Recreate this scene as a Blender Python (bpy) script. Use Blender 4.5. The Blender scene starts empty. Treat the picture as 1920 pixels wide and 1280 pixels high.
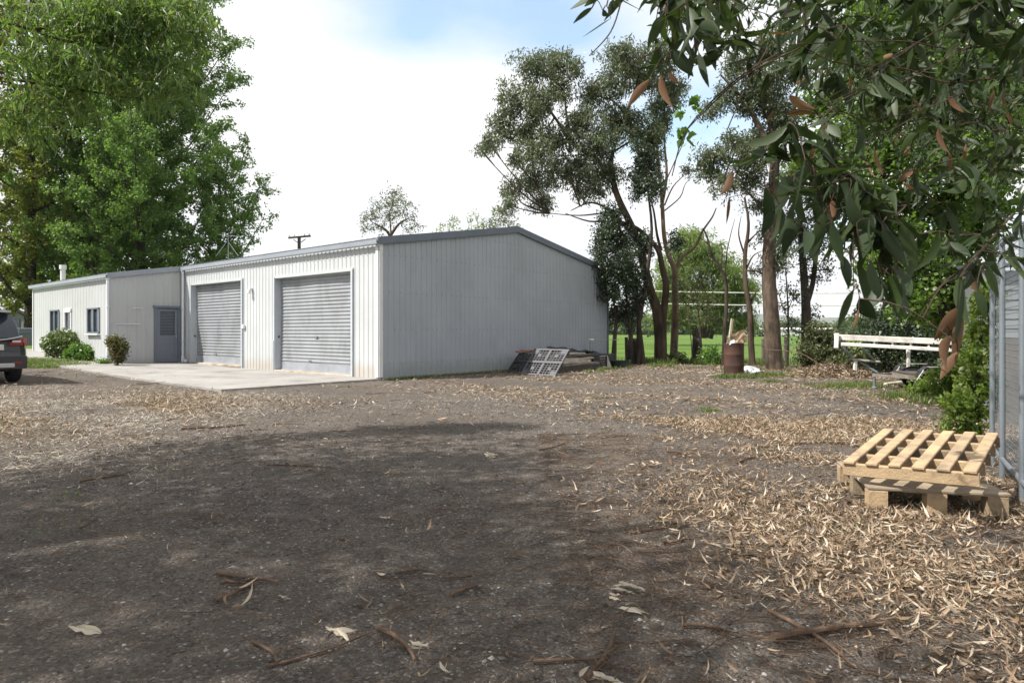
import bpy, math, random
import numpy as np
from mathutils import Vector, Matrix

scene = bpy.context.scene
COL = scene.collection
R = math.radians
FL, HZ, CH = 1225.0, 622.0, 1.25          # focal length in photo pixels, horizon row, eye height

def gz(x, y):
    d = max(0.0, -x - 5.0)
    return min(0.0017 * d * d, 0.55)

def gzn(x, y):
    d = np.maximum(0.0, -x - 5.0)
    return np.minimum(0.0017 * d * d, 0.55)

def P(px, py, Y):
    return Vector(((px - 960) / FL * Y, Y, CH + (HZ - py) / FL * Y))

def G(px, py):
    g = 0.0
    for _ in range(8):
        Y = FL * (CH - g) / (py - HZ)
        X = (px - 960) / FL * Y
        g = gz(X, Y)
    return Vector((X, Y, g))

def GY(px, Y, z=0.0):
    X = (px - 960) / FL * Y
    return Vector((X, Y, gz(X, Y) + z))

# ------------------------------------------------------------------ objects
def tag(o, label=None, cat=None, group=None, kind=None):
    if label: o['label'] = label
    if cat: o['category'] = cat
    if group: o['group'] = group
    if kind: o['kind'] = kind
    return o

def thing(name, label, cat, loc, group=None, rotz=0.0):
    o = bpy.data.objects.new(name, None)
    COL.objects.link(o)
    o.location = loc
    o.rotation_euler = (0, 0, rotz)
    o.empty_display_size = 0.2
    return tag(o, label, cat, group)

def root_loc(o):
    v = Vector((0, 0, 0))
    while o is not None:
        v += o.location
        o = o.parent
    return v

def mesh_np(name, co, polys, mats, parent=None, mi=None, smooth=False, local=False):
    """co (N,3); polys: (M,k) array or list of index lists."""
    co = np.asarray(co, dtype=np.float32).reshape(-1, 3)
    if parent is not None and not local:
        co = co - np.array(root_loc(parent), dtype=np.float32)
    if isinstance(polys, np.ndarray):
        k = polys.shape[1]; n = polys.shape[0]
        li = polys.astype(np.int32).ravel(); ls = (np.arange(n) * k).astype(np.int32)
    else:
        li = np.array([i for f in polys for i in f], dtype=np.int32)
        lens = np.array([len(f) for f in polys], dtype=np.int32)
        ls = np.concatenate(([0], np.cumsum(lens)[:-1])).astype(np.int32); n = len(polys)
    me = bpy.data.meshes.new(name)
    me.vertices.add(len(co)); me.vertices.foreach_set('co', co.ravel())
    me.loops.add(len(li)); me.loops.foreach_set('vertex_index', li)
    me.polygons.add(n); me.polygons.foreach_set('loop_start', ls)
    if not isinstance(mats, (list, tuple)): mats = [mats]
    for m in mats: me.materials.append(m)
    if mi is not None: me.polygons.foreach_set('material_index', np.asarray(mi, dtype=np.int32))
    me.polygons.foreach_set('use_smooth', np.full(n, bool(smooth)))
    me.update(calc_edges=True); me.validate()
    o = bpy.data.objects.new(name, me)
    COL.objects.link(o)
    if parent is not None: o.parent = parent
    return o

class MB:
    """collects shapes, builds ONE mesh object"""
    def __init__(s):
        s.v = []; s.f = []; s.m = []; s.cur = 0
    def add(s, vs, fs):
        b = len(s.v); s.v += [tuple(p) for p in vs]
        for f in fs: s.f.append([b + i for i in f]); s.m.append(s.cur)
        return s
    def hexa(s, p):            # 8 points: bottom 0-3 ccw, top 4-7
        return s.add(p, [(3, 2, 1, 0), (4, 5, 6, 7), (0, 1, 5, 4), (1, 2, 6, 5), (2, 3, 7, 6), (3, 0, 4, 7)])
    def box(s, c, size, ax=None, bev=0.0):
        """ax: three unit axes; bev: chamfer of the edges"""
        c = Vector(c); hx, hy, hz = size[0] / 2, size[1] / 2, size[2] / 2
        a, b, d = ax if ax else (Vector((1, 0, 0)), Vector((0, 1, 0)), Vector((0, 0, 1)))
        a, b, d = Vector(a), Vector(b), Vector(d)
        if bev <= 0:
            q = [(-1, -1, -1), (1, -1, -1), (1, 1, -1), (-1, 1, -1), (-1, -1, 1), (1, -1, 1), (1, 1, 1), (-1, 1, 1)]
            return s.hexa([c + a * hx * i + b * hy * j + d * hz * k for i, j, k in q])
        e = min(bev, hx * .9, hy * .9, hz * .9)
        rings = []
        def ring(x, y, z):
            return [c + a * i * x + b * j * y + d * z for i, j in ((-1, -1), (1, -1), (1, 1), (-1, 1))]
        L = [ring(hx - e, hy - e, -hz), ring(hx, hy, -hz + e), ring(hx, hy, hz - e), ring(hx - e, hy - e, hz)]
        vs = [p for r in L for p in r]; fs = [(3, 2, 1, 0), (12, 13, 14, 15)]
        for k in range(3):
            for i in range(4):
                j = (i + 1) % 4
                fs.append((k * 4 + i, k * 4 + j, k * 4 + 4 + j, k * 4 + 4 + i))
        return s.add(vs, fs)
    def bar(s, p, q, w, h, up=(0, 0, 1), bev=0.0):
        p, q = Vector(p), Vector(q); d = (q - p); L = d.length
        if L < 1e-6: return s
        d.normalize(); up = Vector(up)
        side = d.cross(up)
        if side.length < 1e-4: side = d.cross(Vector((1, 0, 0)))
        side.normalize(); u2 = side.cross(d).normalized()
        return s.box((p + q) / 2, (L, w, h), (d, side, u2), bev)
    def tube(s, pts, rad, n=8, caps=True):
        pts = [Vector(p) for p in pts]
        if not isinstance(rad, (list, tuple)): rad = [rad] * len(pts)
        rings = []; ref = None
        for i, p in enumerate(pts):
            t = (pts[min(i + 1, len(pts) - 1)] - pts[max(i - 1, 0)])
            if t.length < 1e-9: t = Vector((0, 0, 1))
            t.normalize()
            if ref is None:
                ref = Vector((1, 0, 0)) if abs(t.x) < .8 else Vector((0, 1, 0))
            ref = (ref - t * ref.dot(t))
            if ref.length < 1e-4: ref = t.orthogonal()
            ref.normalize(); b = t.cross(ref)
            rings.append([p + (ref * math.cos(2 * math.pi * k / n) + b * math.sin(2 * math.pi * k / n)) * rad[i] for k in range(n)])
        vs = [p for r in rings for p in r]; fs = []
        for i in range(len(pts) - 1):
            for k in range(n):
                j = (k + 1) % n
                fs.append((i * n + k, i * n + j, i * n + n + j, i * n + n + k))
        if caps:
            fs.append(tuple(range(n - 1, -1, -1))); fs.append(tuple((len(pts) - 1) * n + k for k in range(n)))
        return s.add(vs, fs)
    def lathe(s, prof, c, n=32, axis='z'):
        """prof: list of (r, h); open ends"""
        vs = []
        c = Vector(c)
        for r, h in prof:
            for k in range(n):
                a = 2 * math.pi * k / n
                if axis == 'z': vs.append(c + Vector((r * math.cos(a), r * math.sin(a), h)))
                else:
                    ax, e1, e2 = axis
                    vs.append(c + ax * h + e1 * r * math.cos(a) + e2 * r * math.sin(a))
        fs = []
        for i in range(len(prof) - 1):
            for k in range(n):
                j = (k + 1) % n
                fs.append((i * n + k, i * n + j, i * n + n + j, i * n + n + k))
        return s.add(vs, fs)
    def prism(s, poly, ext):
        """planar polygon extruded along vector ext"""
        n = len(poly); poly = [Vector(p) for p in poly]; ext = Vector(ext)
        vs = poly + [p + ext for p in poly]
        fs = [tuple(range(n - 1, -1, -1)), tuple(range(n, 2 * n))]
        for i in range(n):
            j = (i + 1) % n
            fs.append((i, j, n + j, n + i))
        return s.add(vs, fs)
    def build(s, name, mats, parent=None, smooth=False, local=False):
        o = mesh_np(name, np.array(s.v), s.f, mats, parent, s.m if isinstance(mats, (list, tuple)) and len(mats) > 1 else None, smooth, local)
        if smooth:
            try:
                o.data.set_sharp_from_angle(angle=R(38))
            except Exception: pass
        return o

def copy_thing(o, parent=None):
    c = o.copy(); COL.objects.link(c); c.parent = parent
    for ch in [x for x in bpy.data.objects if x.parent == o]:
        copy_thing(ch, c)
    return c

# ------------------------------------------------------------------ materials
def newmat(name):
    m = bpy.data.materials.new(name); m.use_nodes = True
    nt = m.node_tree
    return m, nt, nt.nodes['Principled BSDF']

def N(nt, t, **kw):
    n = nt.nodes.new(t)
    for k, v in kw.items():
        if k in n.inputs.keys() if hasattr(n.inputs, 'keys') else False: n.inputs[k].default_value = v
        else: setattr(n, k, v)
    return n

def noise(nt, scale, detail=4, rough=.6, coord=None, kind='Object', sc=None):
    tc = coord
    if tc is None:
        t = nt.nodes.new('ShaderNodeTexCoord'); tc = t.outputs[kind]
    if sc is not None:
        mp = nt.nodes.new('ShaderNodeMapping'); mp.inputs['Scale'].default_value = sc
        nt.links.new(tc, mp.inputs[0]); tc = mp.outputs[0]
    n = nt.nodes.new('ShaderNodeTexNoise')
    n.inputs['Scale'].default_value = scale; n.inputs['Detail'].default_value = detail; n.inputs['Roughness'].default_value = rough
    nt.links.new(tc, n.inputs['Vector'])
    return n.outputs['Fac']

def ramp(nt, fac, stops):
    r = nt.nodes.new('ShaderNodeValToRGB')
    el = r.color_ramp.elements
    while len(el) > 1: el.remove(el[-1])
    el[0].position = stops[0][0]; c = stops[0][1]; el[0].color = (*c, 1) if len(c) == 3 else c
    for p, c in stops[1:]:
        e = el.new(p); e.color = (*c, 1) if len(c) == 3 else c
    nt.links.new(fac, r.inputs[0])
    return r.outputs[0]

def mixc(nt, fac, a, b, mode='MIX'):
    m = nt.nodes.new('ShaderNodeMix'); m.data_type = 'RGBA'; m.blend_type = mode
    for s, v in ((0, fac), (6, a), (7, b)):
        if isinstance(v, (int, float)): m.inputs[s].default_value = v
        elif isinstance(v, tuple): m.inputs[s].default_value = (*v, 1) if len(v) == 3 else v
        else: nt.links.new(v, m.inputs[s])
    return m.outputs[2]

def math_(nt, op, a, b=0.0):
    m = nt.nodes.new('ShaderNodeMath'); m.operation = op
    for i, v in enumerate((a, b)):
        if isinstance(v, (int, float)): m.inputs[i].default_value = v
        else: nt.links.new(v, m.inputs[i])
    return m.outputs[0]

def bump(nt, bs, h, strength=.3, dist=.01):
    b = nt.nodes.new('ShaderNodeBump'); b.inputs['Strength'].default_value = strength; b.inputs['Distance'].default_value = dist
    nt.links.new(h, b.inputs['Height']); nt.links.new(b.outputs[0], bs.inputs['Normal'])

def plain(name, c, rough=.6, var=.25, scale=3.0, metal=0.0, bmp=.15, c2=None, spec=.5, detail=6, sc=None, each=False):
    m, nt, bs = newmat(name)
    f = noise(nt, scale, detail, .65, sc=sc)
    d = tuple(x * (1 - var) for x in c) if c2 is None else c2
    l = tuple(min(1, x * (1 + var * .6)) for x in c)
    col = ramp(nt, f, [(.3, d), (.52, c), (.72, l)])
    if each:
        oi = nt.nodes.new('ShaderNodeObjectInfo')
        col = mixc(nt, 1.0, col, ramp(nt, oi.outputs['Random'], [(0, (.55, .56, .60)), (.35, (.85, .84, .84)), (.7, (1.05, 1.0, .95)), (1, (1.25, 1.2, 1.1))]), 'MULTIPLY')
    nt.links.new(col, bs.inputs['Base Color'])
    bs.inputs['Roughness'].default_value = rough; bs.inputs['Metallic'].default_value = metal
    bs.inputs['Specular IOR Level'].default_value = spec
    if bmp: bump(nt, bs, noise(nt, scale * 9, 4, .6, sc=sc), bmp, .008)
    return m

def leafmat(name, cols, trans=.35, rough=.5, tcol=1.5, spec=.4):
    """cols: list of base colours picked at random per leaf"""
    m, nt, bs = newmat(name)
    g = nt.nodes.new('ShaderNodeNewGeometry')
    k = len(cols)
    col = ramp(nt, g.outputs['Random Per Island'], [(i / max(1, k - 1), c) for i, c in enumerate(cols)])
    nt.links.new(col, bs.inputs['Base Color'])
    bs.inputs['Roughness'].default_value = rough; bs.inputs['Specular IOR Level'].default_value = spec
    if trans > 0:
        tr = nt.nodes.new('ShaderNodeBsdfTranslucent')
        tc = mixc(nt, 1.0, col, (tcol * 1.05, tcol * 1.15, tcol * .55), 'MULTIPLY')
        nt.links.new(tc, tr.inputs['Color'])
        mx = nt.nodes.new('ShaderNodeMixShader'); mx.inputs[0].default_value = trans
        out = nt.nodes['Material Output']
        nt.links.new(bs.outputs[0], mx.inputs[1]); nt.links.new(tr.outputs[0], mx.inputs[2])
        nt.links.new(mx.outputs[0], out.inputs['Surface'])
    return m

def bark(name, dark, light, scale=5.0, stretch=.18, bmp=.6):
    m, nt, bs = newmat(name)
    f = noise(nt, scale, 6, .7, sc=(1, 1, stretch))
    f2 = noise(nt, scale * .35, 3, .5)
    mix = math_(nt, 'ADD', math_(nt, 'MULTIPLY', f, .65), math_(nt, 'MULTIPLY', f2, .35))
    col = ramp(nt, mix, [(.38, dark), (.5, tuple((a + b) / 2 for a, b in zip(dark, light))), (.6, light)])
    nt.links.new(col, bs.inputs['Base Color']); bs.inputs['Roughness'].default_value = .9
    bs.inputs['Specular IOR Level'].default_value = .2
    bump(nt, bs, noise(nt, scale * 3, 5, .7, sc=(1, 1, stretch)), bmp, .03)
    return m

# ------------------------------------------------------------------ leaves
def unit(a):
    return a / np.maximum(np.linalg.norm(a, axis=1, keepdims=True), 1e-9)

def leaf_quads(p, d, L, W, rng, bend=.15, fold=.3, flat=None):
    n = len(p); r = rng.normal(size=(n, 3))
    if flat is not None: r = r * (1 - flat) + np.cross(d, np.tile([[0, 0, 1.0]], (n, 1)) + .01) * flat * 2
    s = unit(np.cross(d, r)) if flat is None else unit(r - d * np.sum(r * d, axis=1, keepdims=True))
    nn = np.cross(s, d)
    L = L[:, None]; W = W[:, None]
    mid = p + d * L * .45 + nn * W * fold
    v = np.stack([p, mid + s * W, p + d * L + nn * L * bend, mid - s * W], axis=1)
    return v.reshape(-1, 3)

def leaf_strips(p, d, s, L, W, rng, bend, seg=5, fold=.25, sickle=None):
    """detailed leaves: seg sections, three points across; p base, d axis, s side (unit), curve 'bend' towards the normal"""
    n = len(p)
    nn = unit(np.cross(s, d))
    ts = np.linspace(0, 1, seg + 1)
    prof = np.sin(np.pi * np.clip(ts, 0.02, .985) ** .75) ** .85 * np.where(ts > .5, 1.0, 1.0)
    if sickle is None: sickle = np.zeros(n)
    vs = np.zeros((n, seg + 1, 3, 3))
    for i, t in enumerate(ts):
        c = p + d * (L * t)[:, None] + nn * (bend * L * t * t)[:, None] + s * (sickle * L * (t - t * t))[:, None]
        w = (W * prof[i])[:, None]
        vs[:, i, 0] = c - s * w + nn * w * fold; vs[:, i, 1] = c; vs[:, i, 2] = c + s * w + nn * w * fold
    base = (np.arange(n) * (seg + 1) * 3)[:, None]
    f = []
    for i in range(seg):
        for k in (0, 1):
            a = i * 3 + k
            f.append(np.stack([a + base[:, 0], a + 1 + base[:, 0], a + 4 + base[:, 0], a + 3 + base[:, 0]], axis=1))
    return vs.reshape(-1, 3), np.concatenate(f)

def quadfaces(nv):
    return np.arange(nv).reshape(-1, 4)

def blob_points(c, r, n, rng, shell=.45, lump=.3):
    d = unit(rng.normal(size=(n, 3)))
    ph = rng.uniform(0, 6.28, size=(6,)); 
    q = (np.sin(d[:, 0] * 4 + ph[0]) + np.sin(d[:, 1] * 4 + ph[1]) + np.sin(d[:, 2] * 5 + ph[2]) + np.sin(d[:, 0] * 7 + d[:, 2] * 6 + ph[3])) / 4
    rad = rng.uniform(0, 1, n) ** shell * (1 + lump * q)
    return np.array(c) + d * rad[:, None] * np.array(r)

def sprigs(pts, per, spread, rng, L, W, droop=.5, rand=.8, bend=.15, flat=None):
    """per leaves around each point; returns quad verts"""
    n = len(pts) * per
    tw = unit(rng.normal(size=(len(pts), 3)) + np.array([0, 0, -.25]))
    along = rng.uniform(-1, 1, size=(len(pts), per))
    p = pts[:, None, :] + tw[:, None, :] * along[..., None] * spread + rng.normal(size=(len(pts), per, 3)) * spread * .33
    p = p.reshape(-1, 3)
    d = rng.normal(size=(n, 3)) * rand + np.repeat(tw, per, 0) * .5; d[:, 2] -= droop
    d = unit(d)
    return leaf_quads(p, d, L * rng.uniform(.65, 1.25, n), W * rng.uniform(.7, 1.2, n), rng, bend, flat=flat)

def smoothpath(pts, sub=4):
    """Catmull-Rom"""
    pts = [Vector(p) for p in pts]
    if len(pts) < 3: return pts
    out = []
    for i in range(len(pts) - 1):
        a = pts[max(i - 1, 0)]; b = pts[i]; c = pts[i + 1]; d = pts[min(i + 2, len(pts) - 1)]
        for k in range(sub):
            t = k / sub
            out.append(.5 * ((2 * b) + (c - a) * t + (2 * a - 5 * b + 4 * c - d) * t * t + (3 * b - a - 3 * c + d) * t ** 3))
    out.append(pts[-1])
    return out

def limb(mb, pts, r0, r1, n=8, sub=4, wob=0.0, rnd=random, pw=1.0):
    p = smoothpath(pts, sub)
    if wob: p = [q + Vector((rnd.uniform(-wob, wob), rnd.uniform(-wob, wob), rnd.uniform(-wob, wob) * .5)) if 0 < i < len(p) - 1 else q for i, q in enumerate(p)]
    m = len(p) - 1
    mb.tube(p, [r0 + (r1 - r0) * (i / m) ** pw for i in range(m + 1)], n)
    return p
# ------------------------------------------------------------------ ground and field
rng = np.random.default_rng(7)
random.seed(11)

def ground_material():
    m, nt, bs = newmat('yard_gravel')
    tc = nt.nodes.new('ShaderNodeTexCoord').outputs['Object']
    big = noise(nt, .35, 4, .6, tc); mid = noise(nt, 2.2, 6, .7, tc); fine = noise(nt, 38, 5, .75, tc)
    soil = ramp(nt, mid, [(.3, (.072, .058, .048)), (.5, (.110, .091, .076)), (.7, (.150, .126, .106))])
    pale = ramp(nt, big, [(.42, (0, 0, 0)), (.62, (1, 1, 1))])
    soil = mixc(nt, math_(nt, 'MULTIPLY', pale, .45), soil, (.21, .17, .136))
    trk = ramp(nt, noise(nt, 1.0, 4, .55, tc, sc=(.22, 1.05, 1)), [(.50, (0, 0, 0)), (.62, (1, 1, 1))])
    soil = mixc(nt, math_(nt, 'MULTIPLY', trk, .40), soil, (.175, .148, .125))
    v = nt.nodes.new('ShaderNodeTexVoronoi'); v.inputs['Scale'].default_value = 75; nt.links.new(tc, v.inputs['Vector'])
    vh = nt.nodes.new('ShaderNodeSeparateColor'); nt.links.new(v.outputs['Color'], vh.inputs[0])
    stone = ramp(nt, vh.outputs[0], [(.0, (.045, .040, .037)), (.55, (.11, .098, .088)), (.86, (.19, .172, .155)), (.97, (.36, .33, .29))])
    col = mixc(nt, ramp(nt, fine, [(.42, (0, 0, 0)), (.58, (.75, .75, .75))]), soil, stone)
    nt.links.new(col, bs.inputs['Base Color'])
    bs.inputs['Roughness'].default_value = .95; bs.inputs['Specular IOR Level'].default_value = .15
    h = math_(nt, 'ADD', math_(nt, 'MULTIPLY', v.outputs['Distance'], -.5), math_(nt, 'MULTIPLY', fine, 1.0))
    bump(nt, bs, h, 1.0, .03)
    return m

def field_material():
    m, nt, bs = newmat('field_grass')
    tc = nt.nodes.new('ShaderNodeTexCoord').outputs['Object']
    a = noise(nt, .12, 5, .65, tc); b = noise(nt, 6, 4, .7, tc)
    col = ramp(nt, math_(nt, 'ADD', math_(nt, 'MULTIPLY', a, .6), math_(nt, 'MULTIPLY', b, .4)),
               [(.34, (.060, .105, .020)), (.5, (.085, .145, .028)), (.64, (.125, .185, .045))])
    nt.links.new(col, bs.inputs['Base Color']); bs.inputs['Roughness'].default_value = .95
    bs.inputs['Specular IOR Level'].default_value = .1
    bump(nt, bs, b, .8, .1)
    return m

def concrete_material():
    m, nt, bs = newmat('apron_concrete')
    tc = nt.nodes.new('ShaderNodeTexCoord').outputs['Object']
    a = noise(nt, .9, 6, .7, tc); b = noise(nt, 30, 4, .7, tc)
    col = ramp(nt, a, [(.34, (.17, .162, .15)), (.46, (.26, .25, .24)), (.6, (.30, .29, .28)), (.72, (.34, .33, .315))])
    col = mixc(nt, math_(nt, 'MULTIPLY', b, .25), col, (.28, .25, .21))
    nt.links.new(col, bs.inputs['Base Color']); bs.inputs['Roughness'].default_value = .9
    bs.inputs['Specular IOR Level'].default_value = .2
    bump(nt, bs, b, .25, .006)
    return m

M_yard = ground_material(); M_field = field_material(); M_conc = concrete_material()

def grid_sheet(name, xs, ys, zf, mat, mask=None):
    X, Y = np.meshgrid(xs, ys); Z = zf(X, Y)
    co = np.stack([X, Y, Z], -1).reshape(-1, 3)
    ny, nx = X.shape
    i = np.arange(ny - 1)[:, None] * nx + np.arange(nx - 1)[None, :]
    f = np.stack([i, i + 1, i + nx + 1, i + nx], -1).reshape(-1, 4)
    if mask is not None:
        cx = (X[:-1, :-1] + X[1:, 1:]) / 2; cy = (Y[:-1, :-1] + Y[1:, 1:]) / 2
        f = f[mask(cx, cy).ravel()]
    return mesh_np(name, co, f, mat, smooth=True)

def inpoly(poly, x, y):
    r = np.zeros(x.shape, bool); n = len(poly)
    for i in range(n):
        x1, y1 = poly[i]; x2, y2 = poly[(i + 1) % n]
        if y1 == y2: continue
        c = ((y1 > y) != (y2 > y)) & (x < (x2 - x1) * (y - y1) / (y2 - y1) + x1)
        r ^= c
    return r

def wavy(x, y):
    return (np.sin(x * 1.7 + y * .6) + np.sin(y * 2.1 - x * .8 + 1) + np.sin(x * 4.3 + y * 3.1)) / 3

xs = np.unique(np.concatenate([-np.geomspace(60, 6000, 40)[::-1], np.linspace(-60, 60, 121), np.geomspace(60, 6000, 40)]))
ys = np.unique(np.concatenate([-np.geomspace(20, 3000, 24)[::-1], np.linspace(-20, 90, 111), np.geomspace(90, 6000, 40)]))
tag(grid_sheet('field', xs, ys, lambda x, y: gzn(x, y) - .045 + .012 * wavy(x * .5, y * .5), M_field), kind='structure')

YARD = [(-40, -8), (18, -8), (18, 23.6), (9, 24.4), (4, 26.0), (-12, 30), (-16, 22.0), (-20, 21.4), (-40, 19)]
def undul(x, y):
    return .010 * wavy(x * 1.1, y * 1.1) + .006 * wavy(x * 3.7 + 2, y * 3.3)
tag(grid_sheet('ground', np.arange(-40, 18.01, .14), np.arange(-8, 30.01, .14), lambda x, y: gzn(x, y) + undul(x, y), M_yard,
               lambda x, y: inpoly(YARD, x + .35 * wavy(x * 2, y * 2), y + .35 * wavy(y * 2.2, x * 2))), kind='structure')

# ------------------------------------------------------------------ shed frame of reference
C0 = Vector((-3.41, 16.8, 0)); FD = Vector((-.765, .644, 0)).normalized(); GD = Vector((.644, .765, 0)).normalized()
def S(u, v, z):
    p = C0 + FD * u + GD * v
    return Vector((p.x, p.y, z))
def Sg(u, v, z=0.0):
    p = S(u, v, 0); p.z = gz(p.x, p.y) + z
    return p
ZUP = Vector((0, 0, 1))
U1, UW, VW, VG = 11.4, 20.25, -2.46, 11.05      # front length, wing end, wing projection, gable width
ZE, ZR = 3.56, 4.50                              # eave and ridge of the cladding
def roofz(v):
    return ZE + (ZR - ZE) * (1 - abs(v - VG / 2) / (VG / 2))

# concrete apron, a slab 5 cm proud of the gravel
def apron():
    us = np.linspace(-.03, 21.5, 60); vs = np.linspace(-4.15, .3, 14)
    co = []; 
    for v in vs:
        for u in us:
            uu = u
            vmin = -4.15 if u < 12 else -4.15 + min(.75, (u - 12) * .12)
            vv = max(v, vmin)
            p = Sg(uu, vv); co.append((p.x, p.y, p.z + .05))
    nx = len(us); ny = len(vs)
    f = [(j * nx + i, j * nx + i + 1, (j + 1) * nx + i + 1, (j + 1) * nx + i)[::-1] for j in range(ny - 1) for i in range(nx - 1)]
    rim = [i for i in range(nx)] + [j * nx + nx - 1 for j in range(1, ny)] + [(ny - 1) * nx + i for i in range(nx - 2, -1, -1)] + [j * nx for j in range(ny - 2, 0, -1)]
    b = len(co)
    for i in rim: x, y, z = co[i]; co.append((x, y, z - .2))
    k = len(rim)
    for i in range(k):
        j = (i + 1) % k
        f.append((rim[i], rim[j], b + j, b + i))
    return tag(mesh_np('pavement', np.array(co), f, M_conc), kind='structure')
apron()

# ------------------------------------------------------------------ shed materials
def cladding(name, base, dirt, rust, rustz=.45, stain=.35):
    m, nt, bs = newmat(name)
    tc = nt.nodes.new('ShaderNodeTexCoord').outputs['Object']
    a = noise(nt, .55, 5, .65, tc); b = noise(nt, 7, 5, .7, tc, sc=(1, 1, .12))
    d = math_(nt, 'MULTIPLY', ramp(nt, a, [(.38, (0, 0, 0)), (.68, (1, 1, 1))]), stain)
    col = mixc(nt, d, base, dirt)
    st = math_(nt, 'MULTIPLY', ramp(nt, b, [(.5, (0, 0, 0)), (.75, (1, 1, 1))]), stain * .7)
    col = mixc(nt, st, col, dirt)
    sx = nt.nodes.new('ShaderNodeSeparateXYZ'); nt.links.new(tc, sx.inputs[0])
    z = sx.outputs['Z']
    low = ramp(nt, math_(nt, 'ADD', math_(nt, 'DIVIDE', z, rustz), math_(nt, 'MULTIPLY', b, -.9)), [(-.0, (1, 1, 1)), (.55, (0, 0, 0))])
    col = mixc(nt, math_(nt, 'MULTIPLY', low, .42), col, rust)
    nt.links.new(col, bs.inputs['Base Color'])
    bs.inputs['Roughness'].default_value = .5; bs.inputs['Specular IOR Level'].default_value = .35
    bump(nt, bs, a, .25, .03)
    return m

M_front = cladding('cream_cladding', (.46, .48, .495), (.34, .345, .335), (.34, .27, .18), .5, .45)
M_gable = cladding('cladding_in_shade', (.33, .355, .39), (.235, .255, .275), (.19, .21, .18), .5, .5)  # same paint as the front, darkened and blued for the shaded side
M_wing = cladding('wing_cladding', (.41, .42, .425), (.29, .295, .29), (.28, .27, .22), .4, .35)
M_trimw = plain('white_trim', (.60, .61, .61), .45, .12, 2.0, bmp=.05)
M_screw = plain('screw_rust', (.06, .055, .05), .7)
M_gutter = plain('gutter_grey', (.25, .275, .315), .4, .12, 1.5, bmp=.05)
M_barge = plain('barge_slate', (.11, .13, .165), .45, .15, 1.5, bmp=.05)
M_roof = plain('roof_zinc', (.33, .35, .37), .35, .15, 1.0, metal=.4)
M_door = plain('roller_steel', (.27, .285, .305), .38, .16, 1.6, metal=.15, bmp=.08, c2=(.19, .195, .20), sc=(1, 1, .5))
M_rail = plain('roller_rail', (.27, .29, .32), .4, .2, 3.0)
M_frame = plain('frame_bluegrey', (.13, .15, .18), .5, .12, 2.0, bmp=.04)
M_panel = plain('door_bluegrey', (.15, .17, .205), .5, .12, 2.0, bmp=.04)
M_jamb = plain('jamb_bluewhite', (.42, .45, .49), .5, .12, 2.0)
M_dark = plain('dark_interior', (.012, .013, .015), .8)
M_pipe = plain('pipe_white', (.62, .64, .68), .4, .1, 2.0, bmp=.03)

def glass_mat(name, c=(.02, .028, .038)):
    m, nt, bs = newmat(name)
    col = ramp(nt, noise(nt, 1.3, 3), [(.35, c), (.7, tuple(x * 2.4 for x in c))])
    nt.links.new(col, bs.inputs['Base Color'])
    bs.inputs['Roughness'].default_value = .06; bs.inputs['Specular IOR Level'].default_value = .6
    return m
M_glass = glass_mat('window_glass')

shed = thing('shed', 'long low pale corrugated metal shed with two roller doors and a wing', 'shed', S(0, 0, 0))

def ribwall(org, ax, nrm, L, zt, zb, period=.19, rib=.026, screws=(), phase=.03, mat2=True):
    """corrugated sheet; zt(t), zb(t) give top and bottom; openings come through zb"""
    mb = MB()
    prof = [(0, 0), (.62, 0), (.70, 1), (.90, 1), (.98, 0)]
    ts = []; k = 0
    t = -phase
    while t < L:
        for a, b in prof:
            q = t + a * period
            if 0 < q < L: ts.append((q, b * rib))
        t += period
    ts = [(0, 0)] + ts + [(L, 0)]
    vs = []; fs = []
    for i in range(len(ts) - 1):
        (t0, o0), (t1, o1) = ts[i], ts[i + 1]
        tm = (t0 + t1) / 2
        z0 = zb(tm)
        p0 = org + ax * t0 + nrm * o0; p1 = org + ax * t1 + nrm * o1
        b = len(vs)
        vs += [(p0.x, p0.y, z0), (p1.x, p1.y, z0), (p1.x, p1.y, zt(t1)), (p0.x, p0.y, zt(t0))]
        fs.append((b, b + 1, b + 2, b + 3))
    mb.add(vs, fs)
    mb.cur = 1
    for zs in screws:
        t = -phase
        while t < L:
            q = t + .80 * period
            if .05 < q < L - .05 and zb(q) < zs - .05 and zt(q) > zs + .12:
                if random.random() < .88:
                    c = org + ax * q + nrm * (rib + .004)
                    mb.box((c.x, c.y, zs + random.uniform(-.008, .008)), (.013, .013, .016))
            t += period
    return mb

# door openings on the front wall (u0, u1, top)
DOORS = [(1.135, 4.98, 2.88), (7.04, 10.68, 2.93)]
def front_zb(t):
    for a, b, z in DOORS:
        if a < t < b: return z
    return gz(*S(t, 0, 0).xy) + .02
ribwall(S(0, 0, 0), FD, -GD, U1, lambda t: ZE, front_zb, screws=(3.25,), phase=.06, rib=.015).build('front_wall', [M_front, M_screw], shed)
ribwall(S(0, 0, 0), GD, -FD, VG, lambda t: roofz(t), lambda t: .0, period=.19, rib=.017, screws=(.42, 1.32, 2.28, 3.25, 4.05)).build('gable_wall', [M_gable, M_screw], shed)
# rear and far end walls close the volume
mb = MB()
mb.prism([S(0, VG, 0), S(UW, VG, 0), S(UW, VG, ZE), S(0, VG, ZE)], GD * .03)
mb.build('rear_wall', M_gable, shed)
mb = MB()
mb.prism([S(UW, VW + .01, 0), S(UW, VG, 0), S(UW, VG, ZE), S(UW, VG / 2, ZR), S(UW, VW + .01, roofz(VW))], FD * .03)
mb.build('end_wall', M_wing, shed)

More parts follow.
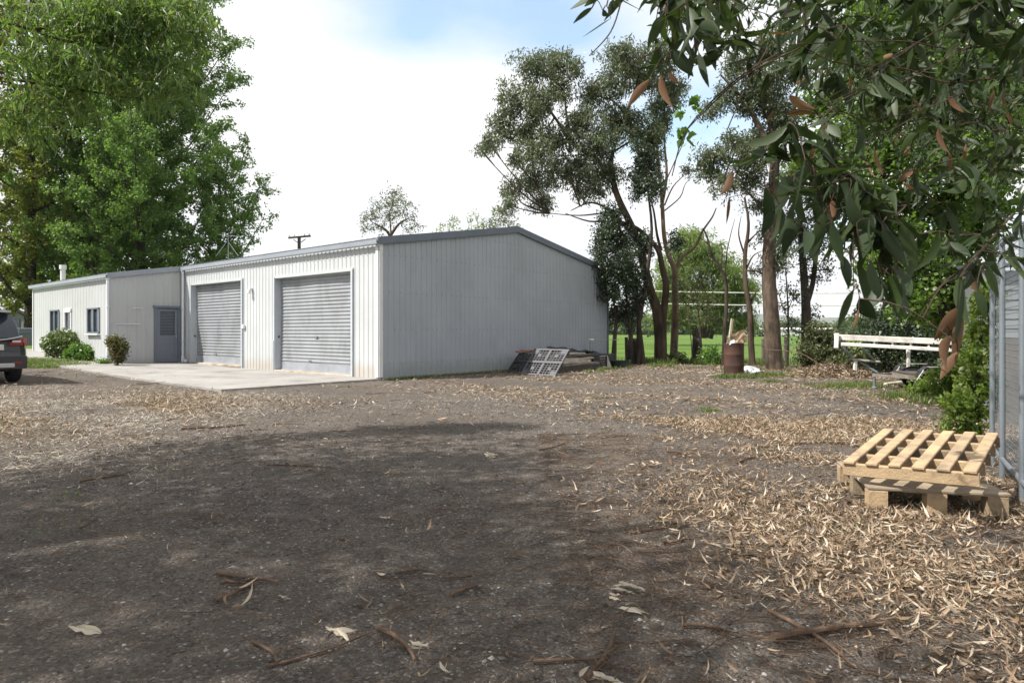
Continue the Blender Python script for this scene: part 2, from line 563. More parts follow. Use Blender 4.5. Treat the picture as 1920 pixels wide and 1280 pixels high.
# wing: front with three windows, side with the door
WINS = [(U1 + .886, U1 + 2.07, 1.22, 2.08), (U1 + 3.87, U1 + 4.62, 1.33, 2.02), (U1 + 5.32, U1 + 6.40, 1.25, 2.10)]
zw = roofz(VW)
def wing_front():
    mb = MB(); segs = []
    ribs = ribwall(S(U1, VW, 0), FD, -GD, UW - U1, lambda t: zw, lambda t: 0.0, period=.30, rib=.012)
    # cut the windows out by splitting each strip
    vs = [Vector(p) for p in ribs.v]
    for f in ribs.f[:]:
        q = [vs[i] for i in f]
        tm = ((q[0] + q[1]) / 2 - S(U1, VW, 0)).dot(FD) + U1
        cut = [w for w in WINS if w[0] < tm < w[1]]
        if cut:
            w = cut[0]
            for za, zb in ((q[0].z, w[2]), (w[3], q[3].z)):
                a, b = q[0].copy(), q[1].copy(); a.z = b.z = za
                c, d = q[2].copy(), q[3].copy(); c.z = zb; d.z = zb
                mb.add([a, b, c, d], [(0, 1, 2, 3)])
        else:
            mb.add(q, [(0, 1, 2, 3)])
    return mb
wing_front().build('wing_wall', M_wing, shed)
D0, D1, DT = -.96, -.20, 2.12                   # door on the wing's side wall, v range
def side_zb(t):
    v = VW + t
    return DT if D0 < v < D1 else .02
ribwall(S(U1, VW, 0), GD, -FD, -VW, lambda t: roofz(VW + t), side_zb, period=.30, rib=.012).build('wing_wall', M_wing, shed)

# windows
for i, (a, b, z0, z1) in enumerate(WINS):
    mb = MB(); n = -GD; e = .05
    for p, q in ((S(a, VW, z0), S(b, VW, z0)), (S(a, VW, z1), S(b, VW, z1))):
        mb.bar(p + n * .02, q + n * .02, .09, e)
    for u in (a, b, (a + b) / 2 if i != 1 else None):
        if u is None: continue
        mb.bar(S(u, VW, z0 + e / 2) + n * .018, S(u, VW, z1 - e / 2) + n * .018, .05, .08, up=FD)
    w = mb.build('window', M_frame if i != 1 else M_trimw, shed)
    mb = MB(); mb.box((S(a, VW, 0) + S(b, VW, 0)) / 2 + Vector((0, 0, (z0 + z1) / 2)) - n * .02, (b - a, .012, z1 - z0), (FD, GD, ZUP))
    mb.build('pane', M_glass, w)
    mb = MB(); mb.box((S(a, VW, 0) + S(b, VW, 0)) / 2 + Vector((0, 0, z0 - .06)) + n * .05, (b - a + .12, .14, .05), (FD, GD, ZUP), .008)
    mb.build('sill', M_trimw, w)
    if i == 1: mb = MB(); mb.box((S(a, VW, 0) + S(b, VW, 0)) / 2 + Vector((0, 0, z1 + .06)) + n * .03, (b - a + .1, .07, .12), (FD, GD, ZUP), .008); mb.build('blind_box', M_trimw, w)
# curtain seen behind the first window
mb = MB()
a, b, z0, z1 = WINS[0]
for k in range(7):
    mb.box(S(b - .1 - k * .07, VW + .09 + .015 * (k % 2), (z0 + z1) / 2), (.06, .02, z1 - z0), (FD, GD, ZUP))
mb.build('curtain', plain('curtain_grey', (.3, .32, .34), .9), shed)

# personnel door with glazed upper half and blinds
mb = MB(); nS = -FD
gd = gz(*S(U1, -.6, 0).xy) + .05
for v in (D0 - .03, D1 + .03):
    mb.bar(S(U1, v, gd) + nS * .02, S(U1, v, DT) + nS * .02, .08, .11, up=GD)
mb.bar(S(U1, D0 - .12, DT + .03) + nS * .025, S(U1, D1 + .12, DT + .03) + nS * .025, .13, .08)
dfr = mb.build('door_frame', M_frame, shed)
mb = MB(); vm = (D0 + D1) / 2; w = D1 - D0 - .06
zz0, zz1 = gd + .02, DT - .03
for (va, vb, za, zb) in ((D0 + .03, D0 + .13, zz0, zz1), (D1 - .13, D1 - .03, zz0, zz1), (D0 + .13, D1 - .13, zz0, zz0 + .16), (D0 + .13, D1 - .13, 1.02, 1.12), (D0 + .13, D1 - .13, zz1 - .1, zz1)):
    mb.box((S(U1, va, 0) + S(U1, vb, 0)) / 2 + Vector((0, 0, (za + zb) / 2)) + nS * .0, (vb - va, .045, zb - za), (GD, FD, ZUP))
mb.box(S(U1, vm, (zz0 + .16 + 1.02) / 2) - nS * .006, (w - .18, .02, 1.02 - zz0 - .16), (GD, FD, ZUP))
door = mb.build('door', M_panel, shed)
mb = MB(); mb.box(S(U1, vm, (1.12 + zz1 - .1) / 2) - nS * .008, (w - .2, .01, zz1 - .1 - 1.12), (GD, FD, ZUP)); mb.build('pane', M_glass, door)
mb = MB()
k = 1.15
while k < zz1 - .12:
    mb.box(S(U1, vm, k) + nS * .004, (w - .24, .006, .016), (GD, FD, ZUP)); k += .055
mb.build('blind', plain('blind_grey', (.16, .18, .2), .5), door)
mb = MB(); mb.box(S(U1, D1 - .08, 1.08) + nS * .05, (.03, .05, .12), (GD, FD, ZUP), .008); mb.bar(S(U1, D1 - .08, 1.1) + nS * .07, S(U1, D1 - .18, 1.1) + nS * .07, .02, .02)
mb.build('handle', M_rail, door)

# roller doors
for di, (a, b, zt) in enumerate(DOORS):
    rec = .17
    mb = MB()
    z0 = max(gz(*S(a, 0, 0).xy), gz(*S(b, 0, 0).xy)) + .07
    per = .104; prof = []
    z = z0 + .26
    while z < zt + .05:
        for q, o in ((0, 0), (.10, .004), (.22, .016), (.45, .024), (.68, .020), (.86, .009), (.93, .0)):
            prof.append((z + q * per, o))
        z += per
    us = np.linspace(a - .05, b + .05, 9)
    vs = []; fs = []
    for (zz, o) in prof:
        for u in us:
            sag = .012 * math.sin(u * 2.3 + zz * 1.7 + di) + .008 * math.sin(u * 5.1 - zz * 2.3)
            p = S(u, rec - o + sag, zz); vs.append((p.x, p.y, p.z))
    nu = len(us)
    for j in range(len(prof) - 1):
        for i in range(nu - 1):
            fs.append((j * nu + i, j * nu + i + 1, (j + 1) * nu + i + 1, (j + 1) * nu + i))
    mb.add(vs, fs)
    rd = mb.build('roller_door', M_door, shed, smooth=True)
    mb = MB(); mb.box(S((a + b) / 2, rec - .012, z0 + .135), (b - a + .06, .035, .25), (FD, GD, ZUP), .006)
    mb.box(S((a + b) / 2, rec - .02, z0 + .02), (b - a + .06, .07, .05), (FD, GD, ZUP), .006)
    mb.build('bottom_rail', M_rail, rd)
    mb = MB(); mb.box(S((a + b) / 2, rec - .03, z0 + 1.02), (.14, .03, .05), (FD, GD, ZUP), .006); mb.build('handle', M_frame, rd); mb = MB(); mb.box(S((a + b) / 2 + .3, rec - .05, z0 + .33), (.12, .03, .03), (FD, GD, ZUP), .006)
    mb.build('handle', M_frame, rd)
    # reveals (jambs), head and threshold
    for u, sgn in ((a, -1), (b, 1)):
        mb = MB(); mb.box(S(u + sgn * .035, rec / 2 - .03, zt / 2 + .04), (.07, rec + .075, zt), (FD, GD, ZUP)); mb.build('door_jamb', M_jamb, shed)
    mb = MB(); mb.box(S((a + b) / 2, rec / 2 - .02, zt + .04), (b - a + .15, rec + .06, .08), (FD, GD, ZUP))
    mb.build('door_head', M_front, shed)
    mb = MB(); mb.box(S((a + b) / 2, rec / 2 + .02, z0 - .02), (b - a - .002, rec + .2, .07), (FD, GD, ZUP), .01)
    mb.build('threshold', plain('threshold_rusty%d' % di, (.36, .31, .25), .8, .4, 2.5, c2=(.2, .12, .06)), shed)
    mb = MB()      # lock box on the jamb
    mb.box(S(b - .012, .08, 1.1), (.03, .04, .06), (FD, GD, ZUP), .006)
    mb.build('bolt', M_dark, shed)
# black sheets stand in for the unlit inside behind curtains and panes
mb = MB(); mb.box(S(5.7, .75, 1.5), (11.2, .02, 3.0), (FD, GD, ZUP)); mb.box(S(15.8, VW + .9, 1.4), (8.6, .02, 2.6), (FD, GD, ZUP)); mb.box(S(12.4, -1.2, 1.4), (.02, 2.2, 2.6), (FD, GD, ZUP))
mb.build('dark_backing', M_dark, shed)

# roof: two slabs over the main span, lower slab over the wing
mb = MB(); th = .05
def slab(u0, u1, v0, v1):
    z0, z1 = roofz(v0) + .06, roofz(v1) + .06
    mb.hexa([S(u0, v0, z0), S(u1, v0, z0), S(u1, v1, z1), S(u0, v1, z1), S(u0, v0, z0 + th), S(u1, v0, z0 + th), S(u1, v1, z1 + th), S(u0, v1, z1 + th)])
slab(-.03, UW + .05, .0, VG / 2); slab(-.03, UW + .05, VG, VG / 2); slab(U1 - .02, UW + .05, VW, -.003); slab(-.03, U1 - .025, -.06, -.003)
for k in range(int((UW) / .25)):
    u = .1 + k * .25
    mb.bar(S(u, .05, roofz(.05) + .12), S(u, VG / 2 - .1, ZR + .10), .05, .025)
roof = mb.build('roof', M_roof, shed)
mb = MB()      # ridge cap
mb.prism([S(-.05, VG / 2 - .2, ZR + .115), S(-.05, VG / 2, ZR + .155), S(-.05, VG / 2 + .2, ZR + .115)], FD * (UW + .1))
mb.build('ridge_cap', M_barge, roof)
mb = MB()      # barge capping along the gable
n = -FD
for v0, v1 in ((-.10, VG / 2), (VG + .1, VG / 2)):
    p = [S(0, v0, roofz(v0) - .06), S(0, v1, roofz(v1) - .06), S(0, v1, roofz(v1) + .135), S(0, v0, roofz(v0) + .135)]
    mb.prism([q + n * .035 for q in p], n * .045)
mb.build('barge_capping', M_barge, roof)
mb = MB()
def gutter(u0, u1, v, z):
    prof = [(0, 0), (-.115, .0), (-.12, .02), (-.125, .13), (-.14, .145), (-.125, .15), (-.115, .145), (-.108, .02), (0, .02)]
    mb.prism([S(u0, v + a, z + b) for a, b in prof], FD * (u1 - u0))
gutter(-.08, U1 - .005, -.04, ZE - .07)
mb.build('gutter', M_gutter, roof)
mb = MB(); gutter(U1 - .1, UW + .1, VW - .03, zw - .06); mb.build('gutter', M_gutter, roof)
mb = MB()      # sloping capping on the wing's side
p = [S(U1, VW - .1, roofz(VW - .1) - .05), S(U1, -.02, roofz(-.02) - .05), S(U1, -.02, roofz(-.02) + .125), S(U1, VW - .1, roofz(VW - .1) + .125)]
mb.prism([q + nS * .03 for q in p], nS * .045)
mb.build('barge_capping', M_gutter, roof)
# corner flashings
mb = MB(); mb.box(S(.055, -.032, ZE / 2 + .02), (.11, .012, ZE - .12), (FD, GD, ZUP)); mb.box(S(-.032, .03, ZE / 2 + .02), (.012, .11, ZE - .12), (FD, GD, ZUP))
mb.build('corner_flashing', M_trimw, shed)
mb = MB(); mb.box(S(UW - .05, VW - .03, zw / 2), (.1, .012, zw - .1), (FD, GD, ZUP)); mb.build('corner_flashing', M_trimw, shed); mb = MB(); mb.box(S(U1 + .05, VW - .03, zw / 2), (.1, .012, zw - .1), (FD, GD, ZUP))
mb.build('corner_flashing', M_trimw, shed)
mb = MB(); mb.box(S(-.035, VG - .05, ZE / 2), (.012, .1, ZE - .1), (FD, GD, ZUP)); mb.build('corner_flashing', M_barge, shed)
# downpipes
def downpipe(u, v, zt, n, foot):
    mb = MB(); g = gz(*S(u, v, 0).xy)
    b = S(u, v, 0) + n * .09
    mb.tube(smoothpath([S(u, v, zt) + n * .12, S(u, v, zt - .1) + n * .1, b + Vector((0, 0, zt - .22)), b + Vector((0, 0, g + .25)), b + Vector((0, 0, g + .06))], 2), .045, 12)
    for z in (.9, 2.1):
        mb.box(b + Vector((0, 0, z)), (.11, .11, .025), (FD, GD, ZUP))
    if foot:
        mb.tube([b + Vector((0, 0, g + .28)), b + Vector((0, 0, g + .10)), b + Vector((0, 0, g + .05)) - FD * .05, b + Vector((0, 0, g + .12)) - FD * .22], .062, 12)
    mb.build('downpipe', M_pipe, shed, smooth=True)
downpipe(U1 - .14, -.0, ZE - .06, -GD, True)
downpipe(U1 + .03, VW - .0, zw - .06, (-GD - FD).normalized(), False)
# conduit and old bracket on the wing's side wall, light between the doors, stain board
mb = MB()
mb.tube([S(U1, -2.3, 1.52) + nS * .03, S(U1, -1.45, 1.52) + nS * .03], .012, 6)
mb.build('conduit', M_pipe, shed); mb = MB(); mb.tube([S(U1, -1.75, 2.08) + nS * .03, S(U1, -1.42, 2.08) + nS * .03], .012, 6)
mb.build('conduit', M_pipe, shed)
mb = MB(); mb.box(S(6.42, -.07, 2.62), (.12, .1, .10), (FD, GD, ZUP), .02); mb.lathe([(.0, .0), (.05, .0), (.07, -.1), (.0, -.12)], S(6.42, -.12, 2.58), 12)
mb.build('wall_light', M_trimw, shed, smooth=True)
mb = MB(); mb.box(S(6.9, -.05, 1.42), (.09, .06, .13), (FD, GD, ZUP), .01); mb.build('switch_box', M_trimw, shed)
mb = MB(); mb.box(S(5.03, -.06, .5), (.05, .05, 1.0), (FD, GD, ZUP), .01); mb.build('bumper_post', M_jamb, shed)
# flue and aerial on the roof
fp = P(118, 520, 31.0)
mb = MB(); mb.tube([(fp.x, fp.y, 2.9), (fp.x, fp.y, P(118, 505, 31).z)], .11, 14); mb.tube([(fp.x, fp.y, P(118, 505, 31).z), (fp.x, fp.y, P(118, 497, 31).z)], .15, 14)
fl = mb.build('flue', M_trimw, shed, smooth=True)
ap = P(428, 470, 26.5)
mb = MB()
mb.tube([(ap.x, ap.y, 3.6), (ap.x, ap.y, P(428, 440, 26.5).z)], .010, 6)
mb.tube([P(405, 480, 26.6), P(426, 452, 26.5)], .008, 5); mb.tube([P(447, 480, 26.2), P(429, 455, 26.5)], .007, 5)
for k in range(6):
    q = P(420 + k * 4, 441 + k * .4, 26.5); mb.tube([q - FD * .0 + GD * -.22, q + GD * .22], .006, 4)
mb.tube([P(416, 441, 26.5), P(444, 443, 26.5)], .008, 4)
mb.build('aerial', M_gutter, shed)
# ------------------------------------------------------------------ materials of the loose things
M_rust = plain('drum_rust', (.062, .026, .017), .8, .5, 3.0, c2=(.026, .015, .012), bmp=.3)
M_wood = plain('pallet_pine', (.37, .275, .17), .85, .4, 7.0, bmp=.7, c2=(.19, .155, .115), each=True)
M_wood2 = plain('pallet_grey_pine', (.27, .225, .165), .8, .3, 4.0, bmp=.35, each=True)
M_old = plain('weathered_timber', (.19, .165, .135), .9, .5, 4.0, bmp=.5)
M_oldd = plain('dark_timber', (.055, .047, .038), .9, .5, 4.0, bmp=.5)
M_oldp = plain('pale_timber', (.38, .34, .29), .85, .4, 4.0, bmp=.4)
M_red = plain('red_painted_timber', (.26, .10, .07), .8, .4, 4.0, bmp=.4)
M_plg = plain('grey_plastic', (.085, .085, .095), .45, .15, 3.0, bmp=.05)
M_plb = plain('black_plastic', (.022, .022, .026), .45, .25, 3.0, bmp=.05)
M_whitep = plain('white_paint_metal', (.56, .545, .52), .5, .25, 2.5, c2=(.36, .32, .27), bmp=.1)
M_card = plain('cardboard_tan', (.52, .37, .24), .9, .2, 5.0, bmp=.4)
M_sheet = plain('white_plastic_sheet', (.68, .69, .72), .5, .1, 4.0)
M_metal = plain('galvanised_steel', (.22, .25, .28), .45, .15, 4.0, metal=.5, bmp=.05)
M_tyre = plain('tyre_rubber', (.018, .018, .019), .85, .2, 8.0)
M_rim = plain('rim_steel', (.42, .42, .43), .4, .2, 6.0, metal=.4)
M_post = bark('post_timber', (.05, .042, .033), (.17, .145, .115), 8.0)
M_stump = bark('stump_wood', (.012, .010, .009), (.06, .048, .038), 6.0)

# ------------------------------------------------------------------ two wooden pallets by the mesh fence
def wood_pallet(name, label, O, a, b, nrm, La, Lb, slats, bearers, matS, matB, flipped, group):
    """O corner; a: direction of the deck boards; b: direction of the bearers"""
    t = thing(name, label, 'pallet', O, group)
    L = lambda i, j, k: O + a * i + b * j + nrm * k
    n = slats
    for k in range(n):
        j = .05 + (Lb - .1) * k / (n - 1) + random.uniform(-.008, .008)
        mb = MB(); w = .074 if flipped else .085
        mb.box(L(La / 2 + random.uniform(-.006, .006), j, .115), (La, w, .02), (a, b, nrm), .004)
        mb.build('deck_board', matS, t)
    for k in range(bearers):
        i = .03 + (La - .06) * k / (bearers - 1)
        mb = MB()
        if flipped:
            mb.box(L(i, Lb / 2, .0615), (.04, Lb, .085), (a, b, nrm), .004)
        else:
            for j in (.06, Lb / 2, Lb - .06): mb.box(L(i, j, .058), (.095, .11, .09), (a, b, nrm), .004)
        mb.build('bearer', matB, t)
    if not flipped:
        for j in (.06, Lb / 2, Lb - .06):
            mb = MB(); mb.box(L(La / 2, j, .008), (La, .09, .016), (a, b, nrm), .003); mb.build('bottom_board', matB, t)
        for k in range(n - 1):
            pass
    return t

def palframe(fl, dirx, diry):
    a = Vector(diry).normalized(); b = Vector(dirx); b = (b - a * b.dot(a)).normalized()
    n = b.cross(a); n = n if n.z > 0 else -n
    return a, b, n
# lower: long boards run along the front edge
lo = Vector((2.48, 4.52, .004))
a, b = Vector((.97, -.243, 0)).normalized(), Vector((.243, .97, 0)).normalized()
def lower_pallet():
    t = thing('wooden_pallet', 'weathered close boarded wooden pallet lying flat beneath another by the mesh fence', 'pallet', lo, 'wooden pallets by the mesh fence')
    L = lambda i, j, k: lo + a * i * .9 + b * j + Vector((0, 0, k))
    for k in range(9):
        mb = MB(); mb.box(L(.46, .045 + k * .104, .166), (.85 + random.uniform(-.01, .01), .094, .018), (a, b, ZUP), .003); mb.build('deck_board', M_wood2, t)
    for i in (.055, .455, .855):
        for j in (.05, .46, .87):
            mb = MB(); mb.box(L(i, j, .085), (.12, .10, .130), (a, b, ZUP), .004); mb.build('block', M_wood, t)
    for j in (.05, .46, .87):
        mb = MB(); mb.box(L(.455, j, .1535), (.83, .09, .007), (a, b, ZUP)); mb.build('bearer', M_wood2, t)
        mb = MB(); mb.box(L(.455, j, .010), (.83, .09, .018), (a, b, ZUP), .003); mb.build('bottom_board', M_wood2, t)
lower_pallet()
ua = Vector((.80, .89, .105)).normalized()
ub = Vector((.746, -.666, .05)); ub = (ub - ua * ub.dot(ua)).normalized()
un = ub.cross(ua); un = un if un.z > 0 else -un
wood_pallet('wooden_pallet', 'pale yellow open slatted wooden pallet tilted on top of the flat weathered one', Vector((2.36, 4.66, .208)), ua, ub, un, 1.20, .80, 6, 5, M_wood, M_wood, True, 'wooden pallets by the mesh fence')
mb = MB(); q = Vector((2.36, 4.66, .208)) + ua * 1.12 + ub * .42
mb.box((q.x, q.y, q.z / 2 - .004), (.34, .16, q.z - .02), None, .01)
tag(mb.build('timber_block', M_oldd), 'dark timber block propping up the back of the tilted pallet', 'block')

# ------------------------------------------------------------------ rusty drum and what is in and around it
dc = G(1376, 705)
t = thing('steel_drum', 'rusty brown open steel drum used as a burner at the edge of the yard', 'drum', dc)
mb = MB(); r = .272; H = .93
prof = [(.0, .02), (r - .012, .02), (r, .0), (r, .02), (r, .29), (r + .005, .305), (r, .32), (r, .60), (r + .005, .615), (r, .63), (r, H - .02), (r + .008, H), (r - .008, H + .006), (r - .012, H - .02), (r - .012, .25)]
mb.lathe(prof, dc, 36); mb.build('drum_shell', M_rust, t, smooth=True)
mb = MB(); mb.lathe([(0, .62), (r - .013, .60)], dc, 30); mb.build('ash_fill', M_dark, t)
def P3(px, py, Y): return P(px, py, Y)
Yd = dc.y
for (x0, y0, x1, y1, mat, lab, dz) in ((1366, 643, 1372, 597, M_oldp, 'pale square timber offcut standing upright in the rusty drum', .0), (1371, 640, 1375, 599, M_wood, 'orange brown timber offcut standing in the drum beside the pale one', .06)):
    p = P(x0, y0, Yd - .05 + dz); q = P(x1, y1, Yd - .02 + dz); p = p - (q - p) * .35
    mb = MB(); mb.bar(p, q, .055, .03, bev=.003); tag(mb.build('timber_offcut', mat), lab, 'timber', 'timber offcuts in the drum')
def crumple(name, pts, thick, mat, label, cat, seed, sub=5, amp=.04):
    """a crumpled sheet through a 3D outline quad"""
    rs = np.random.default_rng(seed); n = sub + 1
    A, B, Cc, D = [np.array(p) for p in pts]
    g = []
    for j in range(n):
        for i in range(n):
            s, tt = i / sub, j / sub
            g.append((A * (1 - s) + B * s) * (1 - tt) + (D * (1 - s) + Cc * s) * tt + rs.normal(size=3) * amp)
    g = np.array(g); nn = np.cross(B - A, D - A); nn = nn / np.linalg.norm(nn)
    co = np.concatenate([g, g + nn * thick]); f = []
    K = n * n
    for j in range(sub):
        for i in range(sub):
            q = [j * n + i, j * n + i + 1, (j + 1) * n + i + 1, (j + 1) * n + i]
            f.append(q[::-1]); f.append([x + K for x in q])
    rim = [i for i in range(n)] + [j * n + sub for j in range(1, n)] + [sub * n + i for i in range(sub - 1, -1, -1)] + [j * n for j in range(sub - 1, 0, -1)]
    for k in range(len(rim)):
        i, j = rim[k], rim[(k + 1) % len(rim)]
        f.append([i, j, j + K, i + K])
    return tag(mesh_np(name, co, f, mat), label, cat)
crumple('cardboard_sheet', [P(1362, 645, Yd - .1), P(1393, 646, Yd + .06), P(1397, 616, Yd + .1), P(1368, 628, Yd - .02)], .006, M_card, 'torn tan cardboard sticking up out of the rusty drum', 'cardboard', 5, 5, .022)
crumple('cardboard_sheet', [P(1386, 643, Yd + .1), P(1402, 640, Yd + .14), P(1400, 626, Yd + .12), P(1384, 630, Yd + .12)], .006, M_card, 'small folded cardboard flap leaning over the right rim of the drum', 'cardboard', 6, 4, .02)
crumple('paper_scrap', [P(1368, 645, Yd - .2), P(1376, 645, Yd - .2), P(1376, 638, Yd - .12), P(1369, 638, Yd - .12)], .004, M_sheet, 'white scrap of paper at the front rim of the drum', 'paper', 8, 3, .015)
c = G(1410, 701)
crumple('plastic_sheet', [c + Vector((-.22, -.15, .02)), c + Vector((.38, -.12, .03)), c + Vector((.22, .3, .14)), c + Vector((-.2, .28, .2))], .006, M_sheet, 'crumpled white plastic sheet on the grass beside the drum', 'plastic sheet', 9, 6, .045)
c = G(1352, 706)
mb = MB(); mb.box(c + Vector((.0, .02, .05)), (.10, .16, .10), (Vector((.9, .3, 0)).normalized(), Vector((-.3, .9, 0)).normalized(), ZUP), .008)
tag(mb.build('wood_block', M_wood), 'short orange wood block on the ground against the drum', 'block')
mb = MB(); mb.bar(c + Vector((-.42, -.10, .03)), c + Vector((-.06, .02, .06)), .06, .035, bev=.006); tag(mb.build('wood_offcut', M_oldp), 'flat pale wood offcut lying to the left of the drum', 'timber')

# ------------------------------------------------------------------ rubbish pile along the gable wall
ND = -FD                                          # out of the gable wall
def Wl(v, w, z): 
    p = S(0, v, 0) + ND * w
    return Vector((p.x, p.y, gz(p.x, p.y) + z))
def plastic_pallet(name, label, bl, br, tl, mat, depth=.11):
    """bl, br, tl: corner points of the front face"""
    a = (br - bl); La = a.length; a = a.normalized(); b = (tl - bl); b = (b - a * b.dot(a)); Lb = b.length; b = b.normalized(); n = a.cross(b)
    if n.y > 0: n = -n
    t = thing(name, label, 'pallet', bl)
    L = lambda i, j, k=0: bl + a * i * La + b * j * Lb + n * k
    mb = MB(); w = .055
    def st(i0, j0, i1, j1, w, d=.04, k=0):
        mb.bar(L(i0, j0, k), L(i1, j1, k), w, d, up=n)
    for q in (.03, .5, .97):
        st(q, 0.055, q, .445, w if q != .5 else .09); st(q, .555, q, .945, w if q != .5 else .09)
    for q in (.03, .5, .97):
        st(0.0, q, 1.0, q, w + (.0 if q != .5 else .03), .042)
    for qx in (0, 1):
        for qy in (0, 1):
            x0, y0 = .06 + qx * .48, .06 + qy * .48
            for k in range(1, 5):
                f = k / 5 * .40
                st(x0, y0 + f, x0 + .40, y0 + f, .018, .03); st(x0 + f, y0, x0 + f, y0 + .40, .018, .028)
            mb.box(L(x0 + (.06 if qx == 0 else .34), y0 + (.06 if qy == 0 else .34), .003), (.13 * La, .13 * Lb, .03), (a, b, n))
            mb.box(L(x0 + .2, y0 + .2, .003), (.07 * La, .12 * Lb, .03), (a, b, n))
    mb.build('deck_grid', mat, t)
    for i in (.07, .5, .93):
        for j in (.07, .5, .93):
            mb = MB(); c = L(i, j, -.05)
            mb.box(c, (.10, .10, .13), (a, b, n), .01)
            mb.build('foot', M_plb if mat is M_plg else mat, t)
    return t
bl, br = G(975, 702), G(1041, 706)
dn = (br - bl).normalized(); back = Vector((-dn.y, dn.x, 0))
plastic_pallet('plastic_pallet', 'grey plastic grid pallet leaning against the timber pile by the shed', bl, br, bl + back * .66 + Vector((0, 0, .74)) + dn * .06, M_plg)
bl2 = G(946, 698); br2 = bl2 + dn * 1.0
plastic_pallet('plastic_pallet', 'black plastic pallet leaning on the shed wall behind the grey one', bl2 + back * .1, br2 + back * .1, bl2 + back * .75 + Vector((0, 0, .66)) + dn * .12, M_plb)

plank_specs = [  # v0, v1, w, z, width, thick, material, label, dv end offsets
    (5.1, 7.5, 1.75, .10, .20, .20, M_oldd, 'thick black beam at the bottom front of the timber pile'),
    (5.0, 7.3, 1.35, .10, .22, .19, M_oldd, 'dark beam on the ground behind the bottom front beam'),
    (5.2, 7.6, .85, .09, .25, .18, M_oldd, 'dark beam on the ground nearest the shed wall'),
    (5.0, 7.55, 1.70, .235, .24, .06, M_old, 'grey board laid on the thick black beam'),
    (5.15, 7.2, 1.68, .32, .16, .10, M_oldp, 'pale chunky timber in the middle of the pile front'),
    (5.3, 7.45, 1.30, .27, .22, .12, M_old, 'grey weathered beam in the middle of the pile'),
    (4.9, 7.4, 1.60, .405, .22, .05, M_oldp, 'whitish plank across the upper front of the pile'),
    (5.0, 7.1, 1.15, .40, .24, .10, M_old, 'broad grey plank near the top of the pile'),
    (5.2, 7.5, 1.62, .475, .14, .07, M_oldd, 'dark narrow timber just under the top planks'),
    (4.8, 7.1, 1.45, .54, .20, .045, M_oldp, 'pale top plank sagging over the pile'),
    (4.7, 7.3, 1.15, .60, .16, .04, M_old, 'thin grey board on top of the pile near the wall'),
    (4.35, 6.1, .95, .66, .09, .05, M_red, 'reddish painted batten sticking out past the grey pallet'),
]
for k, (v0, v1, w, z, wd, th, mat, lab) in enumerate(plank_specs):
    mb = MB(); tl = random.uniform(-.05, .05); dz = random.uniform(-.02, .02)
    ps = [Wl(v0 + (v1 - v0) * i / 4, w + tl * (i / 4 - .5) * 2, z + dz * (i - 2) / 2 + (.012 * math.sin(i * 1.6 + k))) for i in range(5)]
    for i in range(4):
        mb.bar(ps[i], ps[i + 1] + (ps[i + 1] - ps[i]).normalized() * (.004 if i < 3 else 0), wd * (1 - .0008 * i), th * (1 - .0008 * i))
    tag(mb.build('timber_plank', mat), lab, 'timber', 'timbers stacked by the shed wall')
# further right: crate, white board, tarp, thin rack
c = Wl(7.9, 1.35, .0); ax = (GD, ND, ZUP)
t = thing('plastic_crate', 'black slatted plastic crate at the end of the timber pile', 'crate', c)
mb = MB()
for k in range(5):
    for s in (-1, 1): 
        mb.box(c + ND * s * .28 + Vector((0, 0, .05 + k * .085)), (.80, .025, .055), ax); mb.box(c + GD * s * .40 + Vector((0, 0, .05 + k * .085)), (.025, .53, .055), ax)
mb.box(c + Vector((0, 0, .02)), (.77, .53, .03), ax); mb.build('slatted_side', M_plb, t)
for i in (-1, 1):
    for j in (-1, 1): mb = MB(); mb.box(c + GD * i * .405 + ND * j * .285 + Vector((0, 0, .22)), (.05, .05, .44), ax, .005); mb.build('corner_post', M_plb, t)
c = Wl(8.35, 1.65, 0)
mb = MB(); mb.hexa([c + GD * a_ * .26 + ND * (b_ * .02) for a_, b_ in ((-1, 1), (1, 1), (1, -1), (-1, -1))] + [c + GD * a_ * .24 + ND * (b_ * .02 - .16) + Vector((0, 0, .44)) for a_, b_ in ((-1, 1), (1, 1), (1, -1), (-1, -1))])
tag(mb.build('white_board', M_oldp), 'small whitish board leaning on the black crate', 'board')
c = Wl(7.9, .9, .5)
crumple('tarpaulin', [Wl(6.6, .95, .62), Wl(8.9, 1.0, .52), Wl(8.9, .3, .56), Wl(6.6, .35, .72)], .02, M_plb, 'black tarpaulin heaped on the right end of the pile', 'tarpaulin', 12, 8, .035)
for (v, w, l, lab) in ((8.2, .85, 1.1, 'dark box under the black tarpaulin by the wall'), (9.2, .9, .9, 'low dark box beyond the white board'),):
    mb = MB(); p = Wl(v, w - .1, .24); mb.box(p, (l, .7, .46), ax, .03)
    for k in range(3): mb.box(p + Vector((0, 0, .12 - k * .14)) + ND * .352, (l - .08, .012, .05), ax)
    tag(mb.build('storage_box', M_plb), lab, 'box')
c = Wl(9.3, 1.6, 0)
t = thing('water_trough', 'dark green low plastic trough at the far end of the pile', 'trough', c)
mb = MB(); mb.lathe([(.30, .0), (.34, .22), (.37, .25), (.33, .24), (.29, .06), (.0, .05)], c, 20); mb.build('trough_shell', plain('trough_green', (.03, .05, .04), .5), t, smooth=True)
t = thing('clothes_rack', 'thin white metal rail on legs above the rubbish by the shed', 'rack', Wl(8.4, .5, 0))
mb = MB(); mb.tube([P(1102, 643, 21.8), P(1112, 636, 22.0), P(1160, 637, 23.5)], .010, 6); mb.build('rail', M_oldp, t)
for px, Y in ((1106, 21.9), (1156, 23.4)):
    mb = MB(); p = P(px, 640, Y); mb.tube([(p.x, p.y, 0), p], .009, 6); mb.build('leg', M_old, t)
